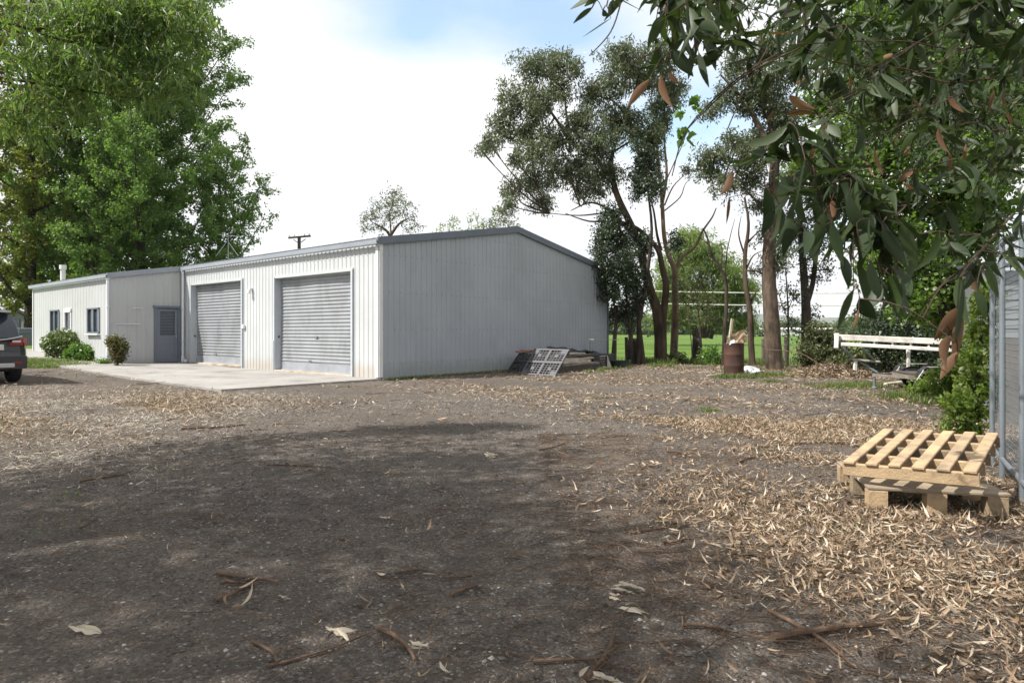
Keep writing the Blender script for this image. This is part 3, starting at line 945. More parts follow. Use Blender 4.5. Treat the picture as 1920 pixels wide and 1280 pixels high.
mb = MB(); mb.box(P(1109, 637, 21.8), (.16, .1, .07), ax, .02); mb.build('bracket', M_whitep, t)

# ------------------------------------------------------------------ white double-beam frame and trailer on the right
Yf = 15.6
t = thing('metal_frame', 'long white double beam metal frame on legs before the hedge', 'frame', GY(1690, Yf))
def beam(x0, y0, x1, y1, Y0, Y1, w, h, name='beam', mat=M_whitep, bev=.012):
    mb = MB(); mb.bar(P(x0, y0, Y0), P(x1, y1, Y1), w, h, bev=bev); return mb.build(name, mat, t)
beam(1566, 632, 1850, 644, 16.2, 14.6, .06, .14)
beam(1577, 645, 1850, 660, 15.8, 14.3, .06, .085)
beam(1569, 625, 1568, 653, 16.1, 16.0, .10, .07, 'end_post')
beam(1578, 648, 1600, 674, 15.9, 15.9, .05, .05, 'brace', M_frame)
beam(1598, 674, 1650, 678, 15.9, 15.8, .06, .05, 'lower_rail', M_oldp)
beam(1604, 676, 1603, 694, 15.9, 15.9, .07, .08, 'leg')
beam(1612, 678, 1645, 698, 15.9, 15.7, .05, .05, 'brace', M_frame)
beam(1616, 651, 1640, 676, 15.7, 15.8, .04, .04, 'brace', M_frame)
beam(1703, 655, 1703, 716, 15.2, 15.2, .07, .07, 'leg')
beam(1694, 690, 1690, 712, 15.0, 14.9, .09, .10, 'leg')
for k in range(6):
    x = 1640 + k * 34
    beam(x, 637 + k * 1.4, x - 1, 648 + k * 1.6, 16.0 - k * .2, 15.7 - k * .2, .04, .03, 'rung', M_whitep, .004)
# trailer, drawbar to the left, mostly behind the creeper
tr = G(1757, 736)
t = thing('box_trailer', 'low white box trailer with black mudguard behind the creeper', 'trailer', tr)
axx = Vector((.97, -.24, 0)).normalized(); axy = Vector((.24, .97, 0)).normalized()
T = lambda i, j, k: tr + axx * i + axy * j + Vector((0, 0, k))
mb = MB()
for j in (.12, 1.25): mb.bar(T(-.5, j, .30), T(1.5, j, .30), .06, .09)
for i in (-.47, .2, 1.45): mb.bar(T(i, .12, .302), T(i, 1.25, .302), .05, .07)
mb.bar(T(-.47, .12, .30), T(-1.0, .69, .30), .05, .06); mb.bar(T(-.47, 1.25, .30), T(-1.0, .69, .30), .05, .06)
mb.build('chassis', M_old, t)
mb = MB(); mb.box(T(.50, .68, .36), (1.9, 1.1, .03), (axx, axy, ZUP)); mb.build('deck', M_oldd, t)
for (i0, j0, i1, j1) in ((.44, .14, 1.46, .14), (.44, 1.22, 1.46, 1.22), (1.46, .16, 1.46, 1.20)):
    mb = MB(); mb.bar(T(i0, j0, .50), T(i1, j1, .50), .03, .26, bev=.006); mb.bar(T(i0, j0, .64), T(i1, j1, .64), .045, .03, bev=.004); mb.build('side_panel', M_old, t)
for side, j in ((0, -.03), (1, 1.42)):
    ctr = T(0, j, .235)
    mb = MB(); mb.lathe([(.11, -.07), (.15, -.085), (.205, -.08), (.232, -.05), (.235, 0), (.232, .05), (.205, .08), (.15, .085), (.11, .07), (.11, -.07)], ctr, 28, (axy, axx, ZUP))
    ty = mb.build('tyre', M_tyre, t, smooth=True)
    mb = MB(); mb.lathe([(.0, -.05), (.05, -.06), (.055, -.03), (.10, -.03), (.135, -.065), (.15, -.075), (.15, .07)], ctr, 24, (axy, axx, ZUP)); mb.build('rim', M_rim, ty, smooth=True)
    mb = MB(); arc = [(-.40, .22), (-.33, .44), (-.22, .53), (.22, .53), (.33, .44), (.40, .22)]
    for k in range(len(arc) - 1):
        mb.bar(T(arc[k][0], j, arc[k][1]), T(arc[k + 1][0], j, arc[k + 1][1]), .24, .012, up=ZUP if abs(arc[k][1] - arc[k + 1][1]) < .12 else axx)
    mb.build('mudguard', M_plb, t)
    mb = MB(); mb.bar(T(.30, j - .125, .47), T(.43, j - .125, .2), .01, .03, up=axy); mb.bar(T(-.22, j - .125, .535), T(.24, j - .125, .535), .01, .022, up=axy); mb.bar(T(-.30, j - .125, .47), T(-.46, j - .125, .2), .01, .035, up=axy); mb.build('guard_edge', M_whitep, t)
mb = MB(); mb.tube([T(-.98, .69, .34), T(-.98, .69, .05)], .025, 8); mb.lathe([(.06, .0), (.06, .04), (.02, .06)], T(-.98, .69, 0), 10); mb.build('jockey_stand', M_frame, t)
a_, b_ = G(1660, 725), G(1710, 719)
mb = MB(); mb.tube([a_ + Vector((0, 0, .05)), b_ + Vector((0, 0, .06))], .045, 10); tag(mb.build('plastic_pipe', plain('pipe_cream', (.62, .56, .42), .5)), 'short cream plastic pipe lying before the white frame leg', 'pipe')

# ------------------------------------------------------------------ wire mesh fence panel and boarded shed behind it
fa = Vector((4.52, 6.15, 0)); fb = Vector((2.96, 3.45, 0)); fd = (fb - fa).normalized(); fn = Vector((-fd.y, fd.x, 0))
Lf = (fb - fa).length
t = thing('mesh_fence', 'tall galvanised wire mesh fence panel at the right edge of the yard', 'fence', fa)
for q in (0, .62, 1.62, Lf):
    mb = MB(); p = fa + fd * q; mb.tube([p, p + Vector((0, 0, 2.05))], .022, 10); mb.build('post', M_metal, t, smooth=True)
for z in (.16, 2.0):
    mb = MB(); mb.tube([fa + Vector((0, 0, z)), fb + Vector((0, 0, z))], .02, 8); mb.build('rail', M_metal, t, smooth=True)
mb = MB()
z = .2
while z < 2.0:
    mb.tube([fa + fn * .026 + Vector((0, 0, z)), (fa + fb) / 2 + fn * .026 + Vector((0, 0, z + .004)), fb + fn * .026 + Vector((0, 0, z))], .0021, 4, False); z += .05
q = .03
while q < Lf:
    p = fa + fd * q + fn * .028; mb.tube([p + Vector((0, 0, .17)), p + Vector((0, 0, 1.99))], .0016, 4, False); q += .05
mb.build('wire_mesh', M_metal, t)

M_wb = plain('weatherboard_grey', (.17, .18, .19), .7, .2, 2.0)
M_wbd = plain('base_board_brown', (.10, .085, .07), .85, .4, 3.0)
sa = Vector((6.55, 9.0, 0)); sb = Vector((9.3, 7.6, 0)); fd = (sb - sa).normalized(); fn = Vector((fd.y, -fd.x, 0)); Lf = (sb - sa).length
t = thing('garden_shed', 'small grey weatherboard shed behind the wire mesh fence', 'shed', sa)
mb = MB(); k = 0; z = 1.17
while z < 2.05:
    mb.hexa([sa + Vector((0, 0, z)), sb + Vector((0, 0, z)), sb - fn * .03 + Vector((0, 0, z)), sa - fn * .03 + Vector((0, 0, z)),
             sa - fn * .02 + Vector((0, 0, z + .135)), sb - fn * .02 + Vector((0, 0, z + .135)), sb - fn * .03 + Vector((0, 0, z + .135)), sa - fn * .03 + Vector((0, 0, z + .135))]); z += .13
mb.build('wall', M_wb, t)
mb = MB(); mb.hexa([sa + fn * .01, sb + fn * .01, sb - fn * .05, sa - fn * .05] + [q + Vector((0, 0, 1.168)) for q in (sa + fn * .01, sb + fn * .01, sb - fn * .05, sa - fn * .05)]); mb.build('base_wall', M_wbd, t)
mb = MB(); q0 = sa - fd * .1; q1 = sb
mb.prism([q0 + fn * .15 + Vector((0, 0, 2.13)), q0 - fn * 2.2 + Vector((0, 0, 2.3)), q0 - fn * 2.2 + Vector((0, 0, 2.35)), q0 + fn * .15 + Vector((0, 0, 2.18))], fd * Lf); mb.build('roof', M_barge, t)
mb = MB(); mb.prism([sa + Vector((0, 0, 0)), sa - fn * 2.0, sa - fn * 2.0 + Vector((0, 0, 2.26)), sa + Vector((0, 0, 2.1))], -fd * .03); mb.build('side_wall', M_wb, t)
mb = MB(); mb.box(sa - fd * .02 + Vector((0, 0, 1.05)) + fn * .01, (.08, .06, 2.1), (fd, fn, ZUP), .006); mb.build('corner_board', M_wb, t)

# ------------------------------------------------------------------ wire boundary fence, stumps
pA, pB = GY(1120, 27.2), GY(1800, 23.0)
t = thing('wire_fence', 'post and wire stock fence between the yard and green paddock', 'fence', pA)
for f in (0.02, .095, .185, .245, .40, .50, .56, .68, .80, .92):
    mb = MB(); p = pA.lerp(pB, f); h = random.uniform(.95, 1.1); lx = random.uniform(-.03, .03)
    mb.tube([p + Vector((0, 0, -.1)), p + Vector((lx * .5, 0, h * .6)), p + Vector((lx, 0, h))], [.075, .07, .066], 9); mb.build('post', M_post, t)
for z in (.18, .36, .55, .75, .95):
    mb = MB()
    mb.tube([pA.lerp(pB, k / 20) + Vector((0, -.08, z - .02 * math.sin(k * math.pi))) for k in range(21)], .004, 4, False); mb.build('wire', M_metal, t)
for (px, py, w, h, lab) in ((1305, 681, .34, 1.0, 'dark charred tree stump standing at the fence behind the drum'), (1190, 681, .62, .95, 'thick black tree stump beside the leaning eucalypt trunks')):
    c = G(px, py); mb = MB(); n = 14; rings = []
    prof = [(0, 1.25), (.1, 1.05), (.35, .9), (.7, .88), (.93, .92), (1.0, .8)]
    vs = []; 
    for zf, rf in prof:
        for k in range(n):
            a = 2 * math.pi * k / n; rr = w / 2 * rf * (1 + .14 * math.sin(3 * a + zf * 2) + .07 * math.sin(7 * a))
            vs.append(c + Vector((rr * math.cos(a), rr * math.sin(a), h * zf + (.09 * math.sin(2 * a + 1) if zf > .9 else 0))))
    fs = [(i * n + k, i * n + (k + 1) % n, (i + 1) * n + (k + 1) % n, (i + 1) * n + k) for i in range(len(prof) - 1) for k in range(n)] + [tuple((len(prof) - 1) * n + k for k in range(n))]
    mb.add(vs, fs); tag(mb.build('tree_stump', M_stump), lab, 'stump')

# ------------------------------------------------------------------ dark SUV at the left edge
def paint(name, c, rough=.25):
    m, nt, bs = newmat(name); bs.inputs['Base Color'].default_value = (*c, 1); bs.inputs['Roughness'].default_value = rough
    bs.inputs['Coat Weight'].default_value = .6; bs.inputs['Coat Roughness'].default_value = .08; bs.inputs['Metallic'].default_value = .3
    bump(nt, bs, noise(nt, 2.0, 3), .05, .01)
    return m
M_car = paint('car_paint_charcoal', (.022, .024, .030)); M_carp = plain('car_plastic', (.03, .03, .032), .6, .15)
M_silver = plain('car_silver', (.42, .42, .43), .35, .1, metal=.5); M_lamp = plain('tail_lamp_red', (.22, .010, .010), .15, .1, bmp=0)
M_lampc = plain('tail_lamp_clear', (.5, .48, .48), .12, .1, bmp=0)
hd = FD.copy(); rt = Vector((hd.y, -hd.x, 0))      # heading, right side
cr = G(36, 716)                                   # ground under the rear right wheel
co_ = cr - rt * .88 - hd * .55                     # centre of the rear face on the ground
t = thing('suv_car', 'dark charcoal suv parked at the left edge of the yard seen from behind', 'car', co_)
K = lambda l, r_, z: co_ + hd * l + rt * r_ + Vector((0, 0, z))
def loft(mb, secs):
    n = len(secs[0]); b = len(mb.v); vs = [p for s in secs for p in s]
    fs = [(i * n + k, i * n + (k + 1) % n, (i + 1) * n + (k + 1) % n, (i + 1) * n + k) for i in range(len(secs) - 1) for k in range(n)]
    fs += [tuple(range(n - 1, -1, -1)), tuple((len(secs) - 1) * n + k for k in range(n))]
    mb.add(vs, fs)
def sect(l, hw, z0, z1, tum=.06, rnd=.07):
    h = z1 - z0
    pts = [(-hw + rnd, z0), (hw - rnd, z0), (hw, z0 + rnd), (hw, z0 + h * .55), (hw - tum * .4, z1 - rnd), (hw - tum - rnd, z1), (-hw + tum + rnd, z1), (-hw + tum * .4, z1 - rnd), (-hw, z0 + h * .55), (-hw, z0 + rnd)]
    return [K(l, a, b) for a, b in pts]
mb = MB()
loft(mb, [sect(.06, .80, .42, .96), sect(.0, .87, .36, 1.0), sect(.12, .915, .32, 1.04), sect(.5, .925, .30, 1.06), sect(1.5, .93, .30, 1.04), sect(3.0, .93, .30, 1.0), sect(3.5, .925, .30, 1.0), sect(4.2, .90, .30, .92), sect(4.5, .84, .34, .82), sect(4.58, .72, .42, .72)])
body = mb.build('body', M_car, t, smooth=True)
mb = MB()
loft(mb, [sect(.14, .80, 1.03, 1.08, .02, .02), sect(.24, .80, 1.03, 1.34, .10, .04), sect(.42, .79, 1.03, 1.60, .17, .05), sect(1.2, .79, 1.03, 1.66, .18, .06), sect(2.4, .79, 1.0, 1.63, .18, .06), sect(3.1, .78, .98, 1.2, .10, .04), sect(3.4, .76, .97, 1.03, .03, .02)])
mb.build('glasshouse', M_glass, t, smooth=True)
mb = MB(); loft(mb, [sect(.28, .60, 1.615, 1.655, .04, .015), sect(.36, .635, 1.61, 1.675, .05, .02), sect(1.2, .62, 1.63, 1.705, .05, .02), sect(2.2, .61, 1.62, 1.685, .05, .02), sect(2.5, .57, 1.58, 1.63, .04, .015)])
mb.build('roof', M_car, t, smooth=True)
for s in (-1, 1):
    mb = MB(); mb.tube(smoothpath([K(.5, s * .56, 1.67), K(.6, s * .57, 1.73), K(1.4, s * .58, 1.75), K(2.2, s * .57, 1.72), K(2.3, s * .56, 1.66)], 3), .02, 8); mb.build('roof_rail', M_silver, t, smooth=True)
    mb = MB(); loft(mb, [[K(l, s * r_, z) for r_, z in q] for l, q in ((-.025, [(.55, .87), (.80, .87), (.83, 1.0), (.62, .97)]), (.10, [(.55, .85), (.935, .85), (.935, 1.04), (.60, 1.0)]), (.35, [(.6, .90), (.94, .92), (.94, 1.03), (.62, 1.0)]))]); tl = mb.build('tail_lamp', M_lamp, t)
    mb = MB(); mb.box(K(-.015, s * .70, .955), (.05, .16, .05), (hd, rt, ZUP), .01); mb.build('reverse_lens', M_lampc, tl)
    mb = MB(); mb.box(K(-.06, s * .72, .47), (.04, .16, .06), (hd, rt, ZUP), .01); mb.build('reflector', M_lamp, t)
    for l in (.78, 3.62):
        ctr = K(l, s * .81, .345)
        mb = MB(); mb.lathe([(.2, -.10), (.24, -.115), (.31, -.11), (.34, -.08), (.345, 0), (.34, .08), (.31, .11), (.24, .115), (.2, .10), (.2, -.10)], ctr, 30, (rt, hd, ZUP)); w = mb.build('wheel', M_tyre, t, smooth=True)
        mb = MB(); mb.lathe([(0, s * .07), (.05, s * .08), (.10, s * .05), (.20, s * .09), (.235, s * .10), (.235, -s * .09)], ctr, 24, (rt, hd, ZUP))
        for k in range(5):
            a = k * 2 * math.pi / 5; d = hd * math.cos(a) + ZUP * math.sin(a); mb.bar(ctr + rt * s * .09 + d * .04, ctr + rt * s * .10 + d * .21, .05, .02, up=rt)
        mb.build('rim', M_rim, w, smooth=True)
    mb = MB(); mb.box(K(3.0, s * 1.0, 1.08), (.12, .2, .14), (hd, rt, ZUP), .03); mb.build('mirror', M_car, t)
mb = MB(); loft(mb, [[K(l, r_, z) for r_, z in ((-hw, .34), (hw, .34), (hw, .62), (-hw, .62))] for l, hw in ((-.075, .78), (-.03, .90), (.14, .94), (.30, .945))]); mb.build('bumper', M_carp, t)
mb = MB(); mb.box(K(-.085, 0, .42), (.03, 1.30, .10), (hd, rt, ZUP), .012); mb.build('skid_plate', M_silver, t)
mb = MB(); mb.tube(smoothpath([K(-.02, -.70, 1.03), K(-.02, -.4, .995), K(-.025, 0, .985), K(-.02, .4, .995), K(.0, .66, 1.035), K(.04, .82, 1.075)], 4), .018, 8); mb.build('chrome_strip', M_silver, t, smooth=True)
mb = MB(); mb.box(K(-.012, 0.27, .83), (.02, .40, .13), (hd, rt, ZUP), .006); mb.build('number_plate', M_whitep, t)
mb = MB(); loft(mb, [[K(l, r_, z) for r_, z in ((-hw, z0), (hw, z0), (hw, z0 + .05), (-hw, z0 + .05))] for l, hw, z0 in ((.10, .58, 1.62), (.25, .66, 1.615), (.46, .66, 1.62))]); mb.build('spoiler', M_silver, t)
mb = MB(); mb.box(K(2.3, 0, .33), (3.9, 1.5, .14), (hd, rt, ZUP), .03); mb.build('underbody', M_carp, t)
# ------------------------------------------------------------------ vegetation
L_poplar = leafmat('poplar_leaf', [(.085, .145, .042), (.115, .185, .054), (.145, .215, .07), (.095, .155, .045)], .5, .45)
L_yellow = leafmat('yellow_poplar_leaf', [(.15, .17, .04), (.19, .21, .05), (.23, .235, .066), (.13, .15, .036)], .5, .45)
L_euc = leafmat('eucalypt_leaf', [(.058, .082, .040), (.085, .115, .056), (.112, .142, .076), (.10, .095, .056), (.165, .185, .13)], .3, .38, 1.3, .5)
L_eucd = leafmat('dark_evergreen_leaf', [(.022, .038, .020), (.036, .056, .028), (.052, .075, .038)], .18, .4, 1.2, .5)
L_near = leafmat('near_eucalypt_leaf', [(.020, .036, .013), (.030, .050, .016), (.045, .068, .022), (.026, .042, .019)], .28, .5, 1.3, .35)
L_brown = leafmat('dead_leaf_brown', [(.17, .085, .045), (.12, .065, .038), (.24, .14, .08)], .25, .6, 1.0, .2)
L_over = leafmat('overhang_leaf', [(.065, .115, .036), (.09, .15, .046), (.12, .18, .058), (.165, .20, .075), (.075, .12, .042)], .5, .45, 1.4)
L_bright = leafmat('privet_leaf', [(.065, .115, .024), (.10, .165, .034), (.15, .22, .050), (.07, .125, .026)], .5, .4)
L_willow = leafmat('willow_leaf', [(.12, .165, .055), (.15, .20, .07), (.18, .22, .08)], .5, .5)
L_olive = leafmat('olive_shrub_leaf', [(.05, .065, .022), (.075, .095, .035), (.10, .10, .045), (.035, .045, .018)], .28, .5)
L_var = leafmat('variegated_leaf', [(.05, .085, .025), (.09, .13, .04), (.20, .24, .09), (.035, .06, .02)], .3, .4)
L_lime = leafmat('lime_shrub_leaf', [(.07, .14, .025), (.11, .20, .035), (.06, .12, .022)], .35, .4)
L_redsh = leafmat('reddish_shrub_leaf', [(.10, .10, .035), (.14, .075, .035), (.05, .085, .025), (.07, .10, .03)], .3, .4)
L_vine = leafmat('creeper_leaf', [(.11, .17, .03), (.15, .22, .042), (.08, .12, .024), (.20, .24, .06)], .45, .45)
L_far = leafmat('far_tree_leaf', [(.05, .075, .032), (.07, .10, .042), (.085, .115, .055)], .3, .6)
B_pop = bark('poplar_bark', (.018, .015, .012), (.085, .072, .055), 4.0)
B_euc = bark('eucalypt_bark', (.026, .019, .014), (.115, .08, .056), 3.0)
B_pale = bark('pale_eucalypt_bark', (.07, .046, .032), (.23, .16, .11), 2.5)
B_grey = bark('rough_grey_bark', (.030, .022, .016), (.135, .10, .075), 6.0, .25, .9)
B_dark = bark('dark_bark', (.016, .013, .011), (.075, .058, .045), 6.0)
B_twig = bark('twig_bark', (.055, .034, .022), (.17, .115, .08), 9.0)
B_ntwig = bark('fine_twig_bark', (.03, .02, .016), (.09, .06, .045), 9.0)

def foliage(parent, name, verts_list, mat):
    v = np.concatenate([x.reshape(-1, 3) for x in verts_list])
    return mesh_np(name, v, quadfaces(len(v)), mat, parent)

def blobs_px(bl, Y, jitY, rs, per_area, L, W, per=14, spread=.28, droop=.6, rand=.7, ysq=1.0, shell=.5, lump=.5):
    """bl: (px, py, rx, ry[, Y offset]) ellipses of foliage in the photo at depth Y"""
    out = []
    for b in bl:
        Yb = Y + (b[4] if len(b) > 4 else rs.uniform(-jitY, jitY))
        s = Yb / FL
        rx, rz = b[2] * s, b[3] * s; ry = (rx + rz) / 2 * ysq
        n = max(3, int(per_area * (rx * rz + rx * ry + ry * rz) / 3 * 3.14))
        pts = blob_points(P(b[0], b[1], Yb), (rx, ry, rz), n, rs, shell, lump)
        out.append(sprigs(pts, per, spread, rs, L, W, droop, rand))
    return out

def blob_twigs(mb, bl, Y, anchors, rs, r=.03, k=3):
    for b in bl:
        c = P(b[0], b[1], Y + (b[4] if len(b) > 4 else 0))
        a = min(anchors, key=lambda q: (q - c).length - .25 * (c.z - q.z))
        if (a - c).length > 6: continue
        mid = a.lerp(c, .5) + Vector((rs.uniform(-.3, .3), rs.uniform(-.3, .3), -.08 * (c - a).length))
        limb(mb, [a, mid, c], r * 1.5, r * .5, 6, 3)
        for _ in range(k):
            e = c + Vector((rs.uniform(-1, 1) * b[2] * Y / FL, rs.uniform(-.6, .6) * b[2] * Y / FL, rs.uniform(-.3, 1) * b[3] * Y / FL))
            limb(mb, [mid.lerp(c, .6), c.lerp(e, .5) + Vector((0, 0, .05)), e], r * .6, r * .15, 4, 2)

# ---- tall broadleaf trees behind the wing: trunk, upswept limbs, leaves along the limbs
def upswept(name, label, cat, base, height, spread, seed, leafm, barkm, group, nlimb=24, low=.16, L=.15, W=.055, per=13, dens=1.0, lean=(0, 0), r0=.32):
    rs = np.random.default_rng(seed); rd = random.Random(seed)
    t = thing(name, label, cat, base, group)
    mb = MB()
    top = base + Vector((lean[0], lean[1], height))
    tp = limb(mb, [base + Vector((0, 0, -.2)), base.lerp(top, .3) + Vector((rd.uniform(-.3, .3), 0, 0)), base.lerp(top, .65) + Vector((rd.uniform(-.4, .4), 0, 0)), top], r0, .03, 10, 5)
    pts = []
    for i in range(nlimb):
        f = low + (.97 - low) * ((i + rd.uniform(-.3, .3)) / nlimb) ** 1.0
        f = min(.97, max(low, f))
        k = f * (len(tp) - 1); o = tp[int(k)].lerp(tp[min(int(k) + 1, len(tp) - 1)], k % 1)
        a = i * 2.39996 + rd.uniform(-.4, .4)
        prof = math.sin(math.pi * min(1, (1 - f) * .92 + .12)) ** .75 if f > .45 else (.78 + .22 * (f / .45))
        ln = spread * (prof + rd.uniform(-.12, .12))
        el = R(28 + 38 * f + rd.uniform(-7, 7))
        d = Vector((math.cos(a) * math.cos(el), math.sin(a) * math.cos(el), math.sin(el)))
        e = o + d * ln; m = o + d * ln * .5 + Vector((0, 0, -.06 * ln))
        lp = limb(mb, [o, m, e + Vector((0, 0, .10 * ln))], max(.035, r0 * .38 * (1 - f) + .03), .012, 6, 5)
        subs = max(5, int(ln * 2.6))
        for s in range(subs):
            g = .22 + .78 * (s + rd.random()) / subs
            kk = g * (len(lp) - 1); q = lp[int(kk)].lerp(lp[min(int(kk) + 1, len(lp) - 1)], kk % 1)
            a2 = rd.uniform(0, 6.28); l2 = (.35 + .28 * ln * (1 - g * .5)) * rd.uniform(.5, 1.15)
            e2 = q + (d * .55 + Vector((math.cos(a2), math.sin(a2), rd.uniform(-.35, .6)))).normalized() * l2
            if l2 > .5: mb.tube([q, q.lerp(e2, .55) + Vector((0, 0, .04)), e2], [.018, .012, .006], 4, False)
            nn = max(2, int(l2 * 8.0 * dens))
            for _ in range(nn):
                h = rd.uniform(.15, 1.05); c = q.lerp(e2, h)
                pts.append((c.x + rd.gauss(0, .16), c.y + rd.gauss(0, .16), c.z + rd.gauss(0, .15)))
    mb.build('trunk', barkm, t, smooth=True)
    v = sprigs(np.array(pts), per, .26, rs, L, W, .35, .9)
    foliage(t, 'crown', [v], leafm)
    return t, len(v) // 4

GP = 'tall trees behind the shed wing'
upswept('poplar_tree', 'broad green poplar whose lower limbs fan out over the shed roof', 'tree', GY(262, 44), 22.6, 8.6, 21, L_poplar, B_pop, GP, 46, .10, .17, .065, 13, 1.15, (.8, 0), .42)
upswept('poplar_tree', 'tall green poplar behind the white flue', 'tree', GY(150, 45), 27, 5.6, 22, L_poplar, B_pop, GP, 34, .12, .17, .065, 12, .95, (0, 0), .42)
upswept('poplar_tree', 'yellow green poplar above the left end of the shed wing', 'tree', GY(55, 43), 23, 5.4, 23, L_yellow, B_pop, GP, 30, .08, .17, .065, 12, .9, (-.4, 0), .36)
upswept('poplar_tree', 'yellow green tree standing above the parked suv', 'tree', GY(-60, 41), 22, 6.0, 24, L_yellow, B_pop, GP, 26, .08, .18, .07, 12, .9, (0, 0), .36)
upswept('poplar_tree', 'low spreading green tree behind the shed roof at the edge of the poplars', 'tree', GY(395, 47), 12.5, 5.2, 25, L_poplar, B_pop, GP, 26, .12, .17, .065, 12, .85, (.6, 0), .26)
upswept('poplar_tree', 'dark green understorey tree behind the suv and shed wing', 'tree', GY(100, 50), 10.5, 6.0, 26, L_poplar, B_pop, GP, 26, .05, .19, .08, 13, 1.0, (0, 0), .3)
upswept('poplar_tree', 'dark green understorey tree behind the downpipe corner of the wing', 'tree', GY(235, 52), 12.0, 6.2, 27, L_poplar, B_pop, GP, 26, .05, .19, .08, 13, 1.0, (0, 0), .3)

# ---- eucalypt by the fence with leaning trunks (centre right)
def euc_centre():
    rs = np.random.default_rng(31); Y = 26.0
    t = thing('eucalypt_tree', 'large spreading eucalypt with leaning brown trunks beside the shed gable', 'tree', GY(1240, Y))
    mb = MB(); an = []
    def lb(px, r0, r1, n=9, dy=0):
        p = [P(x, y, Y + (yy if False else dy)) for x, y in px]
        q = limb(mb, p, r0, r1, n, 4); an.extend(q[len(q) // 3:]); return q
    lb([(1241, 684), (1238, 640), (1232, 583), (1217, 538), (1200, 466), (1185, 426), (1157, 366), (1146, 315), (1149, 285), (1160, 250), (1172, 215)], .25, .04, 12)
    lb([(1243, 660), (1243, 600), (1249, 538), (1242, 503), (1234, 469), (1210, 441), (1187, 424), (1150, 414), (1105, 415), (1060, 400)], .17, .015)
    lb([(1146, 330), (1120, 300), (1075, 270), (1040, 220), (1015, 190), (990, 170)], .10, .02)
    lb([(1075, 270), (1062, 215), (1058, 175), (1040, 150)], .06, .015)
    lb([(1190, 447), (1150, 400), (1110, 380), (1070, 395)], .08, .015)
    lb([(1170, 400), (1130, 400), (1085, 404), (1030, 400)], .05, .012)
    lb([(1172, 215), (1150, 190), (1120, 180)], .05, .02); lb([(1165, 235), (1190, 170), (1200, 130)], .06, .02)
    lb([(1149, 285), (1190, 260), (1215, 240)], .05, .02)
    lb([(1217, 538), (1190, 500), (1165, 470)], .06, .02)
    lb([(1240, 470), (1232, 440), (1222, 380), (1190, 300)], .07, .015)
    mb.cur = 0
    B1 = [(q[0], q[1], q[2] * .98, q[3] * .95) for q in [(1000, 122, 42, 33), (1045, 122, 40, 34), (1080, 130, 14, 22), (962, 185, 32, 38), (1020, 185, 42, 34), (940, 240, 28, 36), (915, 268, 20, 22), (898, 280, 12, 10), (985, 245, 34, 30), (1005, 215, 22, 26), (1050, 165, 26, 24),
          (1172, 105, 52, 33), (1205, 140, 50, 36), (1112, 175, 36, 34), (1150, 150, 36, 30), (1240, 112, 38, 36), (1262, 160, 26, 26), (1095, 215, 20, 16),
          (1155, 222, 52, 30), (1085, 232, 44, 28), (1042, 262, 46, 28), (1002, 288, 40, 30), (1118, 268, 56, 36), (1190, 248, 46, 36), (1060, 318, 56, 36), (1000, 335, 34, 34), (1130, 325, 50, 32), (1015, 378, 26, 22), (968, 300, 18, 20), (960, 355, 22, 26), (1225, 265, 20, 40), (1100, 355, 36, 22), (950, 385, 18, 16)]]
    blob_twigs(mb, B1, Y, an, rs, .028)
    mb.build('trunk', B_euc, t, smooth=True)
    v = blobs_px(B1, Y, .9, rs, 60, .17, .025, 19, .24, .75, .65)
    foliage(t, 'crown', v, L_euc)
euc_centre()

def euc_pale():
    rs = np.random.default_rng(32); Y = 27.5
    t = thing('eucalypt_tree', 'slender eucalypt with a pale orange forked trunk behind the leaning one', 'tree', GY(1264, Y))
    mb = MB(); an = []
    def lb(px, r0, r1, n=9):
        q = limb(mb, [P(x, y, Y) for x, y in px], r0, r1, n, 4); an.extend(q[len(q) // 3:])
    lb([(1262, 690), (1266, 600), (1266, 554), (1265, 527), (1264, 503), (1253, 477), (1245, 440), (1241, 372), (1235, 310), (1230, 263), (1226, 240)], .17, .04, 10)
    lb([(1264, 510), (1279, 482), (1303, 463), (1317, 434), (1335, 408), (1343, 390)], .09, .02)
    lb([(1240, 390), (1250, 330), (1246, 270), (1246, 205), (1255, 165)], .07, .02)
    lb([(1246, 385), (1262, 350), (1285, 325), (1295, 300)], .035, .01); lb([(1246, 395), (1275, 370), (1285, 345), (1300, 330)], .03, .01)
    lb([(1246, 345), (1262, 310), (1280, 270), (1290, 240)], .03, .01)
    B = [(1238, 200, 30, 36), (1262, 180, 26, 30), (1220, 280, 18, 26), (1290, 318, 16, 8), (1240, 235, 20, 24)]
    blob_twigs(mb, B, Y, an, rs, .02)
    mb.build('trunk', B_pale, t, smooth=True)
    foliage(t, 'crown', blobs_px(B, Y, .6, rs, 55, .16, .024, 18, .24, .75, .65), L_euc)
euc_pale()

